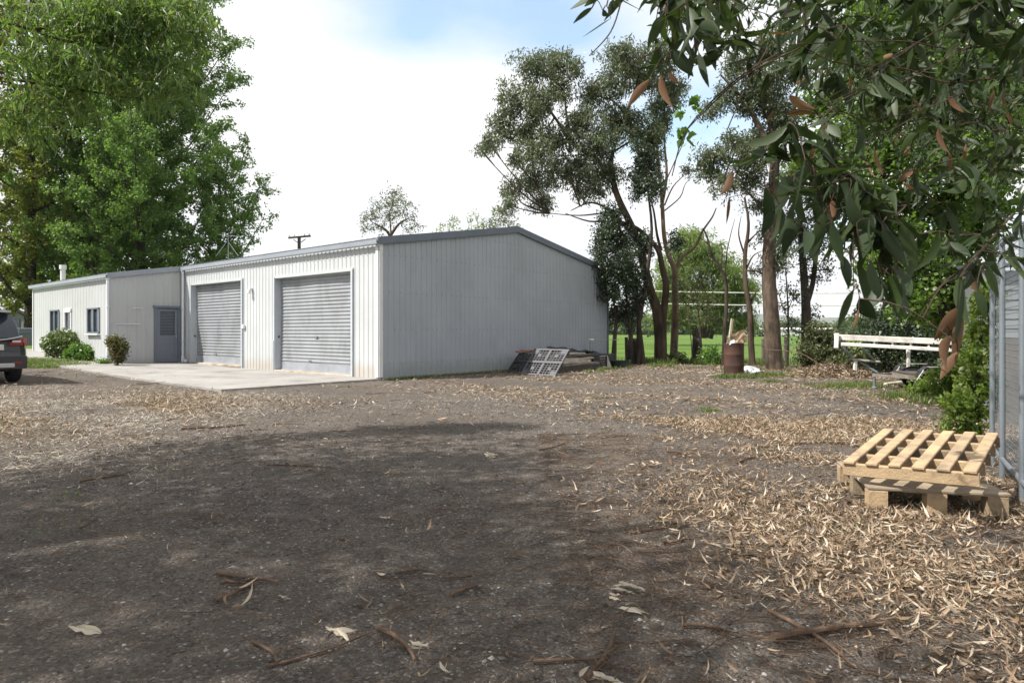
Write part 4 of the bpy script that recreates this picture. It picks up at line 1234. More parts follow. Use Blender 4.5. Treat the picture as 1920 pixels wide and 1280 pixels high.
def dark_evergreen():
    rs = np.random.default_rng(33); Y = 25.2
    t = thing('evergreen_tree', 'dark small leaved evergreen tree against the corner of the gable', 'tree', GY(1196, Y))
    mb = MB(); an = []
    for px in ([(1196, 684), (1198, 600), (1188, 520), (1170, 460), (1160, 420)], [(1198, 600), (1212, 520), (1222, 430), (1212, 340)], [(1186, 690), (1180, 600), (1172, 540)], [(1207, 690), (1200, 620), (1192, 560)], [(1149, 700), (1152, 640), (1155, 600), (1150, 560)]):
        q = limb(mb, [P(x, y, Y) for x, y in px], .11, .03, 8, 4); an.extend(q)
    B = [(1140, 425, 30, 28), (1128, 465, 22, 30), (1160, 455, 32, 34), (1142, 505, 30, 34), (1175, 500, 30, 40), (1150, 548, 22, 30), (1190, 540, 26, 36), (1212, 318, 30, 34), (1205, 290, 22, 20), (1228, 350, 18, 30), (1196, 350, 18, 26), (1145, 400, 18, 16), (1205, 455, 22, 30), (1265, 455, 12, 24), (1180, 585, 26, 34), (1152, 590, 12, 20)]
    blob_twigs(mb, B, Y, an, rs, .018, 2)
    mb.build('trunk', B_dark, t, smooth=True)
    foliage(t, 'crown', blobs_px(B, Y, .6, rs, 95, .105, .030, 20, .2, .3, .9), L_eucd)
dark_evergreen()

def euc_right():
    rs = np.random.default_rng(34); Y = 21.6
    t = thing('eucalypt_tree', 'tall straight grey barked eucalypt right of the rusty drum', 'tree', GY(1450, Y))
    mb = MB(); an = []
    def lb(px, r0, r1, n=9):
        q = limb(mb, [P(x, y, Y) for x, y in px], r0, r1, n, 4, .01); an.extend(q[len(q) // 3:])
    lb([(1453, 694), (1450, 660), (1447, 600), (1442, 530), (1443, 450), (1449, 370), (1452, 300), (1449, 250), (1440, 190), (1430, 120), (1425, 60)], .30, .05, 14)
    lb([(1452, 300), (1425, 240), (1400, 195), (1365, 155), (1350, 140)], .12, .02)
    lb([(1450, 270), (1440, 220), (1405, 165), (1395, 130)], .09, .02)
    lb([(1451, 320), (1475, 260), (1490, 200), (1500, 140)], .10, .02)
    lb([(1447, 420), (1420, 380), (1390, 350), (1350, 330)], .05, .012)
    lb([(1445, 520), (1420, 508), (1400, 508)], .035, .015)
    B = [(1440, 190, 42, 34), (1472, 225, 36, 42), (1335, 205, 30, 18), (1400, 195, 36, 26), (1335, 290, 42, 22), (1400, 300, 44, 36), (1330, 318, 30, 24), (1425, 150, 50, 36), (1490, 130, 46, 50), (1370, 175, 34, 18), (1385, 265, 34, 26), (1425, 260, 26, 32), (1360, 345, 30, 22), (1410, 340, 30, 26), (1500, 290, 30, 36), (1480, 340, 26, 34), (1440, 90, 50, 40), (1380, 120, 36, 24), (1445, 430, 20, 26), (1462, 480, 22, 36), (1440, 500, 16, 24), (1478, 420, 22, 30), (1412, 505, 10, 8), (1425, 385, 22, 16)]
    blob_twigs(mb, B, Y, an, rs, .022)
    mb.build('trunk', B_grey, t, smooth=True)
    foliage(t, 'crown', blobs_px(B, Y, .7, rs, 80, .13, .023, 19, .2, .6, .75), L_euc)
euc_right()

def ivy_trunk():
    rs = np.random.default_rng(35); Y = 22.4
    t = thing('eucalypt_tree', 'dark ivy clad trunk standing left of the white metal frame', 'tree', GY(1512, Y))
    mb = MB(); an = []
    for px, r in (([(1514, 694), (1512, 640), (1511, 570), (1506, 500), (1500, 420), (1495, 340)], .21), ([(1511, 575), (1524, 530), (1530, 480), (1540, 420)], .10)):
        q = limb(mb, [P(x, y, Y) for x, y in px], r, .06, 10, 4); an.extend(q)
    B = [(1512, 480, 26, 40), (1535, 460, 26, 40), (1520, 520, 24, 22), (1550, 505, 18, 20), (1500, 430, 24, 36), (1535, 400, 30, 36), (1560, 440, 22, 30), (1525, 590, 14, 18), (1490, 560, 12, 26), (1484, 620, 10, 30), (1512, 350, 30, 40), (1532, 310, 30, 34)]
    blob_twigs(mb, B, Y, an, rs, .018, 2)
    mb.build('trunk', B_dark, t, smooth=True)
    foliage(t, 'crown', blobs_px(B, Y, .6, rs, 34, .09, .028, 18, .2, .2, .9), L_eucd)
ivy_trunk()

def thin_tree(label, px, Y, r0, barkm, branches=(), B=(), seed=1, leafm=None):
    rs = np.random.default_rng(seed)
    t = thing('thin_tree', label, 'tree', GY(px[0][0], Y))
    mb = MB(); an = list(limb(mb, [P(x, y, Y) for x, y in px], r0, r0 * .3, 9, 4, .008))
    for b in branches: an += limb(mb, [P(x, y, Y) for x, y in b], r0 * .35, .008, 6, 4)
    if B: blob_twigs(mb, B, Y, an, rs, .012, 2)
    mb.build('trunk', barkm, t, smooth=True)
    if B: foliage(t, 'crown', blobs_px(B, Y, .4, rs, 26, .09, .026, 14, .2, .2, .9), leafm)
thin_tree('slim pale trunk with bare crooked branches right behind the drum', [(1411, 684), (1408, 640), (1406, 580), (1398, 530), (1397, 480), (1402, 440), (1403, 410), (1396, 370)], 23.2, .12, B_euc,
          ([(1406, 570), (1416, 550), (1428, 538)], [(1402, 455), (1416, 440), (1430, 430)], [(1399, 505), (1412, 480), (1430, 470)], [(1397, 480), (1385, 440), (1390, 405)]), [(1395, 390, 10, 14), (1408, 462, 12, 8)], 41, L_eucd)
thin_tree('dark crooked sapling rising just left of the drum', [(1356, 690), (1358, 640), (1362, 560), (1359, 520), (1347, 498), (1334, 475), (1326, 445), (1318, 428)], 23.6, .085, B_dark,
          ([(1360, 530), (1362, 480), (1370, 440), (1378, 410)], [(1334, 475), (1325, 455), (1300, 440)], [(1352, 505), (1354, 470), (1350, 450)]), (), 42)
thin_tree('very thin dark sapling left of the ivy clad trunk', [(1476, 688), (1478, 620), (1477, 560), (1472, 500)], 22.8, .05, B_dark, ([(1478, 600), (1466, 570), (1460, 550)], [(1478, 580), (1490, 550), (1494, 530)]), [(1470, 580, 14, 22), (1484, 600, 12, 26), (1466, 545, 14, 20)], 43, L_olive)
thin_tree('cluster stem of a leafy sapling behind the charred stump', [(1318, 690), (1314, 640), (1310, 590), (1302, 540)], 25.6, .06, B_grey, ([(1298, 690), (1296, 640), (1290, 580), (1296, 540)], [(1312, 620), (1326, 590), (1334, 560)]), [(1300, 560, 34, 26), (1290, 595, 28, 22), (1325, 565, 26, 24), (1330, 600, 20, 18), (1280, 540, 24, 22), (1310, 530, 26, 20)], 44, L_olive)
thin_tree('thin crooked stem at the far corner of the shed', [(1150, 690), (1152, 640), (1155, 600), (1160, 570)], 26.2, .06, B_euc, ([(1154, 620), (1166, 605), (1180, 600)],), [(1146, 600, 12, 18), (1165, 590, 14, 14)], 45, L_eucd)

# ---- trees beyond
def blob_tree(name, label, cat, px, Y, B, leafm, barkm, seed, L, W, dens, per=12, spread=.35, trunk=(), droop=.3, group=None, r=.2, lump=.3, rand=.9, jit=1.0):
    rs = np.random.default_rng(seed)
    t = thing(name, label, cat, GY(px, Y), group); mb = MB(); an = []
    for p in trunk: an += limb(mb, [P(x, y, Y) for x, y in p], r, r * .25, 8, 4)
    if not trunk: an += limb(mb, [GY(px, Y, -.1), P(px, 500, Y)], r, r * .3, 8, 3)
    blob_twigs(mb, B, Y, an, rs, r * .18, 2)
    mb.build('trunk', barkm, t, smooth=True)
    foliage(t, 'crown', blobs_px(B, Y, jit, rs, dens, L, W, per, spread, droop, rand, lump=lump), leafm)
blob_tree('willow_tree', 'rounded pale green willow standing in the paddock', 'tree', 1320, 62,
          [(1310, 470, 46, 40), (1265, 500, 40, 42), (1355, 505, 44, 46), (1300, 540, 60, 44), (1245, 555, 30, 40), (1390, 550, 32, 44), (1340, 570, 54, 36), (1275, 590, 44, 26), (1400, 600, 26, 24), (1350, 602, 40, 22), (1240, 598, 20, 24), (1290, 445, 26, 18)],
          L_willow, B_dark, 51, .5, .055, 10, 20, .55, ([(1318, 634), (1320, 560), (1312, 500)], [(1330, 634), (1345, 580), (1360, 520)], [(1306, 634), (1290, 570), (1270, 520)]), 1.0, None, .35)
blob_tree('distant_tree', 'round headed grey green eucalypt rising alone above the shed roof', 'tree', 733, 60,
          [(735, 372, 30, 26), (712, 390, 30, 26), (755, 392, 28, 24), (690, 408, 20, 24), (730, 405, 40, 22), (775, 412, 20, 24), (680, 430, 14, 16), (705, 428, 24, 14), (765, 432, 22, 14), (745, 355, 16, 12)],
          L_euc, B_grey, 52, .26, .05, 4.6, 13, .4, ([(733, 640), (732, 500), (733, 440), (730, 400)], [(733, 445), (722, 430), (700, 418)], [(733, 440), (748, 420), (765, 410)]), .6, 'trees rising behind the shed roof', .16)
blob_tree('distant_tree', 'pale green feathery tree showing above the left roof slope', 'tree', 842, 56, [(842, 425, 18, 18), (850, 412, 12, 12), (830, 440, 16, 14), (862, 440, 20, 12), (875, 445, 18, 10), (815, 445, 14, 8)], L_willow, B_grey, 53, .22, .05, 5, 12, .35, (), .0, 'trees rising behind the shed roof', .12)
blob_tree('distant_tree', 'sparse upright green shoots behind the roof near the ridge', 'tree', 895, 54, [(884, 415, 6, 22), (895, 410, 5, 24), (907, 420, 6, 18), (890, 436, 22, 12), (925, 405, 6, 26), (975, 430, 5, 16), (915, 438, 20, 10)], L_willow, B_grey, 54, .22, .05, 5, 12, .3, (), -.4, 'trees rising behind the shed roof', .10)
blob_tree('distant_tree', 'grey brown bushy tree just left of the roof ridge', 'tree', 938, 50, [(935, 412, 24, 22), (950, 395, 14, 18), (925, 425, 20, 14), (955, 420, 18, 14)], L_euc, B_grey, 55, .22, .045, 7, 13, .35, (), .5, 'trees rising behind the shed roof', .12)
for k, (px, py, rx, ry, Y, lab) in enumerate(((1185, 612, 30, 14, 150, 'bluish green far tree seen past the shed corner'), (1215, 606, 26, 18, 165, 'rounded far tree between the stump and the leaning trunk'), (1430, 618, 22, 12, 180, 'low far tree on the paddock edge left of the grey trunk'),
                                             (1640, 598, 44, 22, 95, 'dark rounded tree behind the white metal frame'), (1580, 612, 26, 12, 210, 'small far tree on the horizon left of the white frame'))):
    blob_tree('distant_tree', lab, 'tree', px, Y, [(px, py, rx, ry), (px - rx * .5, py + 5, rx * .6, ry * .7), (px + rx * .5, py + 4, rx * .6, ry * .8)], L_far, B_grey, 60 + k, .8 * Y / 150, .22 * Y / 150, 1.6 * (150 / Y) ** 2 if Y < 150 else .8, 12, 1.1 * Y / 150, ([(px, 632), (px, py)],), .2, 'trees across the paddock', .3, jit=3)
# far hedgerow: one continuous dark mass on the skyline
rs = np.random.default_rng(70); v = []
for k in range(150):
    X = rs.uniform(-80, 190); Y = 285 + rs.uniform(-8, 8); h = rs.uniform(3, 7)
    pts = blob_points((X, Y, h * .5), (rs.uniform(3, 7), 3, h * .55), 60, rs, .5, .3)
    v.append(sprigs(pts, 6, .9, rs, 1.2, .5, .2, .9))
v = np.concatenate(v); tag(mesh_np('treeline', v, quadfaces(len(v)), L_far), kind='stuff')

# ---- shrubs
def shrub(name, label, c, B3, leafm, seed, L, W, dens, per=12, spread=.09, group=None, stems=6, cat='shrub', droop=.0, h=None):
    rs = np.random.default_rng(seed); t = thing(name, label, cat, c, group); mb = MB(); out = []
    for (dx, dy, dz, rx, ry, rz) in B3:
        cc = c + Vector((dx, dy, dz)); n = max(4, int(dens * (rx * ry + ry * rz + rx * rz)))
        out.append(sprigs(blob_points(cc, (rx, ry, rz), n, rs, .4, .25), per, spread, rs, L, W, droop, .9))
        for k in range(2):
            e = cc + Vector((rs.uniform(-.5, .5) * rx, rs.uniform(-.5, .5) * ry, rs.uniform(0, .5) * rz))
            limb(mb, [c + Vector((rs.uniform(-.08, .08), rs.uniform(-.08, .08), -.02)), c.lerp(e, .5) + Vector((0, 0, .05)), e], .018, .005, 5, 2)
    mb.build('stem', B_dark, t); foliage(t, 'foliage', out, leafm); return t
shrub('garden_shrub', 'rounded cream variegated shrub under the wing windows', GY(118, 24.2), [(0, 0, .62, .62, .5, .50), (.3, -.05, .5, .4, .4, .4), (-.35, 0, .45, .35, .4, .4)], L_var, 81, .075, .028, 420, 12, .08, 'shrubs against the wing')
shrub('garden_shrub', 'low bright green shrub in front of the variegated one', GY(152, 23.4), [(0, 0, .30, .55, .4, .32), (.35, -.05, .26, .35, .35, .26), (-.35, .05, .22, .3, .3, .2)], L_lime, 82, .08, .032, 420, 12, .08, 'shrubs against the wing')
shrub('garden_shrub', 'upright reddish green shrub at the corner downpipe of the wing', GY(219, 21.4), [(0, 0, .70, .30, .3, .30), (.1, 0, .5, .28, .28, .3), (-.12, 0, .85, .22, .22, .16), (.02, 0, .3, .2, .2, .22)], L_redsh, 83, .07, .022, 420, 12, .07, 'shrubs against the wing')
shrub('garden_shrub', 'tiny green plant at the foot of the corner downpipe', GY(192, 22.0), [(0, 0, .12, .22, .18, .12)], L_lime, 84, .06, .022, 420, 10, .06, 'shrubs against the wing')
shrub('scrub_bush', 'tangled olive scrub bush left of the white metal frame', GY(1548, 19.6), [(0, 0, .55, .75, .6, .55), (.5, -.1, .45, .5, .5, .45), (-.45, .1, .7, .45, .45, .6), (.15, 0, 1.0, .5, .4, .4), (-.3, 0, 1.3, .3, .3, .3)], L_olive, 85, .09, .026, 150, 12, .12, 'bushes along the fence')
shrub('scrub_bush', 'low leafy weed bush between the stump and the drum', GY(1330, 24.6), [(0, 0, .30, .4, .4, .3), (.4, 0, .22, .35, .3, .22), (.1, 0, .55, .25, .25, .25)], L_lime, 86, .09, .03, 120, 10, .12, 'bushes along the fence')
shrub('scrub_bush', 'small weed bush at the base of the leaning trunks', GY(1262, 25.4), [(0, 0, .25, .35, .3, .25), (.3, 0, .2, .25, .25, .2)], L_olive, 87, .09, .03, 120, 10, .1, 'bushes along the fence')
for k, (px, Y, lab) in enumerate(((1610, 18.6, 'leafy bush behind the left leg of the white frame'), (1668, 17.8, 'dark leafy hedge bush behind the white frame leg'), (1730, 17.0, 'dark hedge bush behind the low trailer'), (1790, 15.5, 'dark green hedge bush behind the brown hanging bark strip'))):
    hh = (.35, 1.0, 1.1, 1.2)[k]
    shrub('hedge_bush', lab, GY(px, Y), [(0, 0, hh * .6, .55, .5, hh * .65), (.35, .1, hh, .5, .5, hh * .55), (-.3, .1, hh * 1.1, .5, .5, hh * .5), (.1, .2, hh * 1.6, .5, .5, hh * .45)], L_eucd if k else L_olive, 90 + k, .085, .030, 150, 12, .12, 'bushes along the fence')
# creeper on the mesh fence
t = shrub('creeper', 'bright green creeper climbing the far post of the mesh fence', GY(1822, 6.75), [(-.05, 0, .28, .22, .2, .28), (.1, .05, .62, .2, .2, .26), (.02, 0, .95, .16, .18, .28), (.14, .05, 1.3, .14, .16, .28), (-.16, 0, .10, .16, .2, .1), (-.22, -.1, .52, .14, .14, .14), (.16, 0, 1.6, .12, .14, .2)], L_vine, 95, .055, .017, 620, 12, .07, None, 6, 'creeper')
t = shrub('creeper', 'trailing creeper spilling over the trailer deck', GY(1775, 12.0), [(0, 0, .35, .3, .4, .25), (.35, 0, .5, .35, .4, .4), (-.35, .1, .2, .3, .3, .12), (.7, .1, .7, .4, .4, .5), (.8, 0, 1.3, .35, .4, .45)], L_vine, 96, .075, .024, 260, 12, .1, None, 6, 'creeper')

# ---- dense bright green tree on the right
def right_tree():
    Y = 11.0
    B = [(1650, 500, 48, 40), (1700, 560, 50, 40), (1640, 440, 44, 50), (1700, 470, 56, 60), (1760, 520, 52, 60), (1800, 450, 60, 60), (1760, 400, 60, 60), (1680, 380, 50, 50), (1620, 370, 36, 44), (1850, 380, 60, 70), (1830, 300, 70, 70), (1750, 300, 60, 60), (1670, 290, 56, 56), (1600, 310, 40, 40), (1560, 380, 24, 40), (1800, 200, 80, 80), (1700, 200, 70, 66), (1620, 220, 56, 56), (1560, 260, 34, 40), (1540, 190, 40, 36), (1720, 110, 80, 60), (1620, 120, 60, 60), (1820, 100, 80, 70), (1890, 250, 50, 90), (1760, 590, 40, 34), (1820, 560, 36, 44), (1650, 30, 90, 50), (1780, 20, 90, 50), (1540, 300, 26, 30), (1500, 320, 22, 26), (1890, 120, 60, 80)]
    blob_tree('broadleaf_tree', 'dense bright green small leaved tree on the right behind the trailer', 'tree', 1740, Y, B, L_bright, B_dark, 101, .09, .032, 170, 13, .16,
              ([(1812, 762), (1800, 660), (1760, 560), (1700, 450), (1650, 330), (1600, 230)], [(1800, 660), (1790, 540), (1780, 400), (1790, 240), (1800, 100)], [(1760, 560), (1680, 500), (1640, 440)], [(1770, 400), (1830, 330), (1870, 250)], [(1650, 330), (1690, 220), (1700, 100)]), .25, None, .09, .4, .9, .9)
right_tree()

# ---- eucalypt whose limbs hang over the yard from the left: shades the foreground
SUN_AZ = Vector((-.93, -.37, 0)).normalized(); SUN_EL = R(50)
def shade_tree():
    rs = np.random.default_rng(111); rd = random.Random(5)
    base = Vector((-9.6, .6, gz(-9.6, .6)))
    t = thing('eucalypt_tree', 'overhanging eucalypt on the left whose fine drooping leaves shade the yard', 'tree', base)
    mb = MB(); an = list(limb(mb, [base + Vector((0, 0, -.2)), base + Vector((.2, .2, 2.5)), base + Vector((.7, .5, 5)), base + Vector((1.0, 1.2, 8.0)), base + Vector((1.0, 1.5, 11))], .42, .08, 14, 5))
    pts = []
    def bough(e, r, n):
        e = Vector(e); a = min(an[4:], key=lambda q: (q - e).length + abs(q.z - e.z + 1.0) * .6)
        return limb(mb, [a, a.lerp(e, .35) + Vector((0, 0, .7)), a.lerp(e, .7) + Vector((0, 0, .5)), e], r, .008, 8, 5, pw=.6)
    # blobs: centre, radii.  first the part of the crown the camera sees, then the part overhead
    V = []
    for (px, py, rx, ry, Y) in ((120, 40, 100, 56, 7.0), (220, 60, 86, 52, 7.1), (300, 40, 60, 40, 7.2), (372, 20, 26, 22, 7.2), (376, 70, 26, 22, 7.3), (90, 120, 80, 44, 6.9), (190, 130, 90, 40, 6.9), (280, 100, 70, 40, 7.1), (340, 160, 46, 18, 7.1), (120, 190, 70, 30, 6.9), (40, 220, 50, 36, 6.7), (230, 0, 120, 40, 7.0), (260, 165, 44, 18, 7.0)):
        s = Y / FL; V.append((P(px, py, Y), (rx * s, .5 * (rx + ry) * s + .2, ry * s), 1.0))
    H = []
    for (x, y, z, r) in ((-6.5, 5.6, 4.5, 1.0), (-7.1, 5.3, 4.8, .8), (-6.6, 4.3, 5.2, 1.0), (-9.4, 2.6, 7.4, 1.7), (-7.4, 2.8, 7.2, 1.7), (-5.9, 4.6, 6.4, 1.4), (-5.8, 2.2, 6.6, 1.6), (-9.0, .2, 7.8, 1.7), (-7.0, .4, 7.4, 1.7), (-5.2, .4, 6.8, 1.6), (-9.0, -2, 8, 1.8), (-7, -2, 7.6, 1.8), (-5.0, -1.6, 7.0, 1.6), (-8.4, 1.5, 9.4, 1.9), (-10.6, 2.0, 8.0, 1.6), (-4.4, 4.6, 5.4, .8)):
        H.append((Vector((x, y, z)), (r, r, r * .75), 1.0))
    van = []
    for px in ([(-140, 20), (20, 45), (140, 80), (250, 70), (350, 60), (395, 75)], [(-160, 120), (30, 150), (130, 165), (230, 182), (300, 186)], [(-160, 200), (0, 215), (90, 210)], [(60, 60), (160, 20), (280, 5), (370, 30)]):
        van += limb(mb, [P(x, y, 6.9 + .0012 * x) for x, y in px], .022, .005, 6, 5)
    q0 = P(-140, 60, 6.8); limb(mb, [an[8], an[8].lerp(q0, .5) + Vector((0, 0, .8)), q0], .09, .024, 8, 5)
    for c, r, d in V + H:
        if c.y > 6:
            a = min(van, key=lambda q: (q - c).length); lp = limb(mb, [a, a.lerp(c, .5) + Vector((0, 0, .06)), c], .010, .004, 5, 3)
        else: lp = bough(c, .05, 6)
        for k in range(3):
            e = c + Vector((rs.uniform(-1, 1) * r[0], rs.uniform(-1, 1) * r[1], rs.uniform(-.6, .4) * r[2])); limb(mb, [lp[-3], lp[-1].lerp(e, .5), e], .006 if c.y > 6 else .018, .003, 5, 3)
    out = []
    for c, r, d in V:
        n = int(95 * (r[0] * r[2] + r[0] * r[1] + r[1] * r[2]) / 1.0)
        p = blob_points(c, r, n, rs, .55, .3); out.append(sprigs(p, 13, .17, rs, .15, .0135, .85, .55))
    for c, r, d in H:
        n = int(21 * r[0] * r[0] * 3)
        p = blob_points(c, r, n, rs, .5, .25); out.append(sprigs(p, 13, .26, rs, .17, .028, .5, .7))
    mb.build('trunk', B_euc, t, smooth=True)
    foliage(t, 'crown', out, L_over)
shade_tree()
# ------------------------------------------------------------------ near eucalypt whose hanging sprays frame the top right
def near_tree():
    rs = np.random.default_rng(121); rd = random.Random(9)
    base = Vector((4.3, -.4, 0))
    t = thing('eucalypt_tree', 'near eucalypt with big dark sickle leaves hanging into the top right corner', 'tree', base)
    mb = MB()
    limb(mb, [base + Vector((0, 0, -.2)), base + Vector((-.1, .1, 1.6)), base + Vector((-.2, .3, 3.4)), base + Vector((-.1, .5, 6))], .26, .10, 14, 5)
    fork = base + Vector((-.2, .3, 3.2)); f2 = base + Vector((-.15, .2, 2.6))
    boughs = []
    for e, o in (((2.2, 2.6, 3.3), fork), ((1.2, 2.7, 2.75), fork), ((2.6, 3.4, 3.2), fork), ((1.7, 2.2, 2.9), f2), ((2.3, 2.6, 2.3), f2), ((2.7, 3.1, 2.5), f2), ((3.2, 3.6, 3.0), fork), ((.75, 2.5, 2.5), fork)):
        e = Vector(e); boughs += limb(mb, [o, o.lerp(e, .4) + Vector((0, 0, .35)), o.lerp(e, .75) + Vector((0, 0, .25)), e], .045, .010, 8, 6)
    # sprays: (px, py, depth, count, hang) tips where leaves hang
    spots = []
    def fill(poly, n, y0, y1):
        xs_ = [p[0] for p in poly]; ys_ = [p[1] for p in poly]; k = 0
        while k < n:
            x, y = rd.uniform(min(xs_), max(xs_)), rd.uniform(min(ys_), max(ys_))
            if inpoly(poly, np.array([x]), np.array([y]))[0]: spots.append((x, y, rd.uniform(y0, y1))); k += 1
    fill([(1230, -60), (1960, -60), (1960, 130), (1700, 190), (1500, 150), (1330, 90), (1240, 30)], 120, 1.9, 3.8)
    fill([(1380, 60), (1700, 120), (1960, 120), (1960, 420), (1780, 330), (1560, 200), (1400, 120)], 56, 2.2, 4.2)
    fill([(1480, 330), (1600, 300), (1700, 400), (1670, 470), (1600, 460), (1520, 380)], 16, 1.9, 2.6)
    fill([(1700, 380), (1960, 300), (1960, 470), (1800, 520)], 14, 2.0, 2.8)
    spots += [(1125, -20, 2.1), (1185, -30, 2.2), (1255, 30, 2.0), (1290, 60, 2.1), (1315, 40, 1.9), (1480, 230, 1.9), (1455, 280, 2.0), (1430, 290, 2.0), (1520, 260, 2.0), (1570, 330, 1.9), (1600, 420, 1.9), (1640, 400, 2.0), (1580, 440, 2.0), (1240, 120, 2.3)]
    p_, d_, s_, L_, W_, b_, k_ = [], [], [], [], [], [], []
    pool = list(boughs)
    todo = [P(*q) for q in spots]; todo.sort(key=lambda q: min((q - b).length for b in boughs))
    for tip in todo:
        a = min(pool, key=lambda q: (q - tip).length + .5 * max(0, tip.z + .05 - q.z))
        ln = (a - tip).length
        w_ = min(.25, .3 * ln); m1 = a.lerp(tip, .33) + Vector((rd.uniform(-w_, w_), rd.uniform(-w_, w_), rd.uniform(0, w_))); m2 = a.lerp(tip, .7) + Vector((rd.uniform(-w_, w_), rd.uniform(-w_, w_), rd.uniform(-.1, .8) * w_))
        tw = limb(mb, [a, m1, m2, tip], .0026, .0011, 5, 4); pool += tw[3:]
        m = rd.randint(6, 11)
        for i in range(m):
            f = .35 + .65 * i / (m - 1); kk = f * (len(tw) - 1); q = tw[int(kk)].lerp(tw[min(int(kk) + 1, len(tw) - 1)], kk % 1)
            sd = Vector((rd.gauss(0, .75), rd.gauss(0, .75), -rd.uniform(.2, 1.3))).normalized()
            sv = Vector((rd.gauss(0, 1), rd.gauss(0, 1), rd.gauss(0, .4))); sv = (sv - sd * sv.dot(sd)).normalized()
            p_.append(q); d_.append(sd); s_.append(sv); L_.append(rd.uniform(.06, .15)); W_.append(rd.uniform(.009, .017)); b_.append(rd.uniform(-.5, .6)); k_.append(rd.uniform(-.9, .9))
    # single big leaves of the lower fringe: base px, tip px, depth, half width
    big = [(1600, 545, 1562, 615, 1.75, .016), (1510, 300, 1494, 395, 1.7, .017), (1535, 368, 1455, 352, 1.8, .014), (1560, 345, 1440, 385, 1.8, .013), (1580, 480, 1600, 540, 1.8, .022), (1612, 560, 1645, 600, 1.75, .020), (1632, 490, 1660, 570, 1.75, .018), (1650, 520, 1672, 575, 1.8, .015), (1450, 395, 1432, 440, 1.8, .016), (1545, 400, 1520, 470, 1.8, .017), (1560, 420, 1575, 500, 1.8, .018), (1655, 430, 1700, 500, 1.9, .022), (1690, 420, 1720, 505, 1.9, .02),
           (1235, 40, 1215, 95, 2.0, .013), (1245, 30, 1225, 80, 2.0, .014), (1260, 95, 1300, 140, 2.0, .020), (1300, 90, 1290, 150, 2.1, .013), (1310, 100, 1330, 165, 2.1, .012), (1325, 50, 1345, 130, 2.1, .02), (1270, 20, 1275, 70, 2.1, .015), (1350, 20, 1345, 80, 2.1, .018), (1110, 15, 1074, 46, 2.2, .009), (1130, 20, 1140, 30, 2.2, .015), (1145, 35, 1092, 72, 2.2, .006), (1150, 0, 1140, 30, 2.2, .015), (1790, 640, 1808, 520, 1.6, .012), (1800, 520, 1815, 610, 1.7, .014), (1850, 500, 1872, 560, 1.8, .012), (1830, 540, 1850, 600, 1.8, .012),
           (1480, 60, 1530, 10, 2.0, .009), (1500, 20, 1470, 35, 2.0, .010), (1610, 150, 1640, 190, 2.1, .012), (1520, 330, 1590, 318, 1.8, .011)]
    for (x0, y0, x1, y1, Y, w) in big:
        a, b = P(x0, y0, Y), P(x1, y1, Y + rd.uniform(-.02, .02)); sd = (b - a).normalized()
        sv = Vector((rd.uniform(.4, 1), rd.uniform(-.6, .6), rd.uniform(.2, .8))); sv = (sv - sd * sv.dot(sd)).normalized()
        p_.append(a); d_.append(sd); s_.append(sv); L_.append((b - a).length); W_.append(w); b_.append(rd.uniform(-.15, .2)); k_.append(rd.uniform(-.3, .3))
        o = min(pool, key=lambda q: (q - a).length); lq = limb(mb, [o, o.lerp(a, .5) + Vector((0, 0, .03)), a], .0025, .0011, 4, 3); pool += lq[2:]
    poly = [(1425, 320), (1540, 290), (1700, 390), (1725, 500), (1650, 555), (1560, 470), (1450, 410)]; k = 0
    while k < 44:
        x, y = rd.uniform(1420, 1730), rd.uniform(290, 560)
        if not inpoly(poly, np.array([x]), np.array([y]))[0]: continue
        k += 1; a = P(x, y, rd.uniform(1.75, 2.15)); sd = Vector((rd.gauss(-.12, .4), rd.gauss(0, .35), -1)).normalized()
        sv = Vector((rd.gauss(0, 1), rd.gauss(0, .8), rd.gauss(0, .3))); sv = (sv - sd * sv.dot(sd)).normalized()
        p_.append(a); d_.append(sd); s_.append(sv); L_.append(rd.uniform(.09, .17)); W_.append(rd.uniform(.013, .021)); b_.append(rd.uniform(-.35, .4)); k_.append(rd.uniform(-.8, .8))
        o = min(pool, key=lambda q: (q - a).length); lq = limb(mb, [o, o.lerp(a, .5) + Vector((rd.uniform(-.03, .03), 0, .03)), a], .002, .0009, 4, 3); pool += lq[2:]
    A = lambda l: np.array([tuple(q) for q in l])
    v, f = leaf_strips(A(p_), A(d_), A(s_), np.array(L_), np.array(W_), rs, np.array(b_), 6, .22, np.array(k_))
    # hanging brown bark strips and dead leaves
    dead = [(1808, 575, 1770, 640, 1.7, .022), (1785, 630, 1755, 690, 1.7, .020), (1806, 590, 1795, 680, 1.72, .018), (1796, 660, 1762, 712, 1.72, .012), (1830, 528, 1828, 548, 1.7, .010), (1218, 150, 1170, 206, 2.0, .013), (1240, 140, 1258, 208, 2.0, .012), (1255, 135, 1275, 155, 2.0, .015), (1372, 322, 1350, 370, 2.0, .012), (1368, 370, 1366, 420, 2.0, .006), (1480, 180, 1530, 205, 2.1, .014), (1475, 215, 1525, 215, 2.1, .012), (1610, 580, 1598, 618, 1.75, .004), (1545, 225, 1560, 260, 2.1, .012), (1640, 280, 1655, 330, 2.2, .012), (1780, 180, 1800, 215, 2.2, .012), (1760, 240, 1775, 290, 2.3, .010)]
    for k in range(24):
        x, y = rd.uniform(1420, 1900), rd.uniform(60, 420); Y = rd.uniform(2.0, 3.0); l = rd.uniform(22, 46); a = rd.gauss(0, .7)
        dead.append((x, y, x + l * math.sin(a), y + l * math.cos(a), Y, rd.uniform(.005, .011)))
    p2, d2, s2, L2, W2, b2, k2 = [], [], [], [], [], [], []
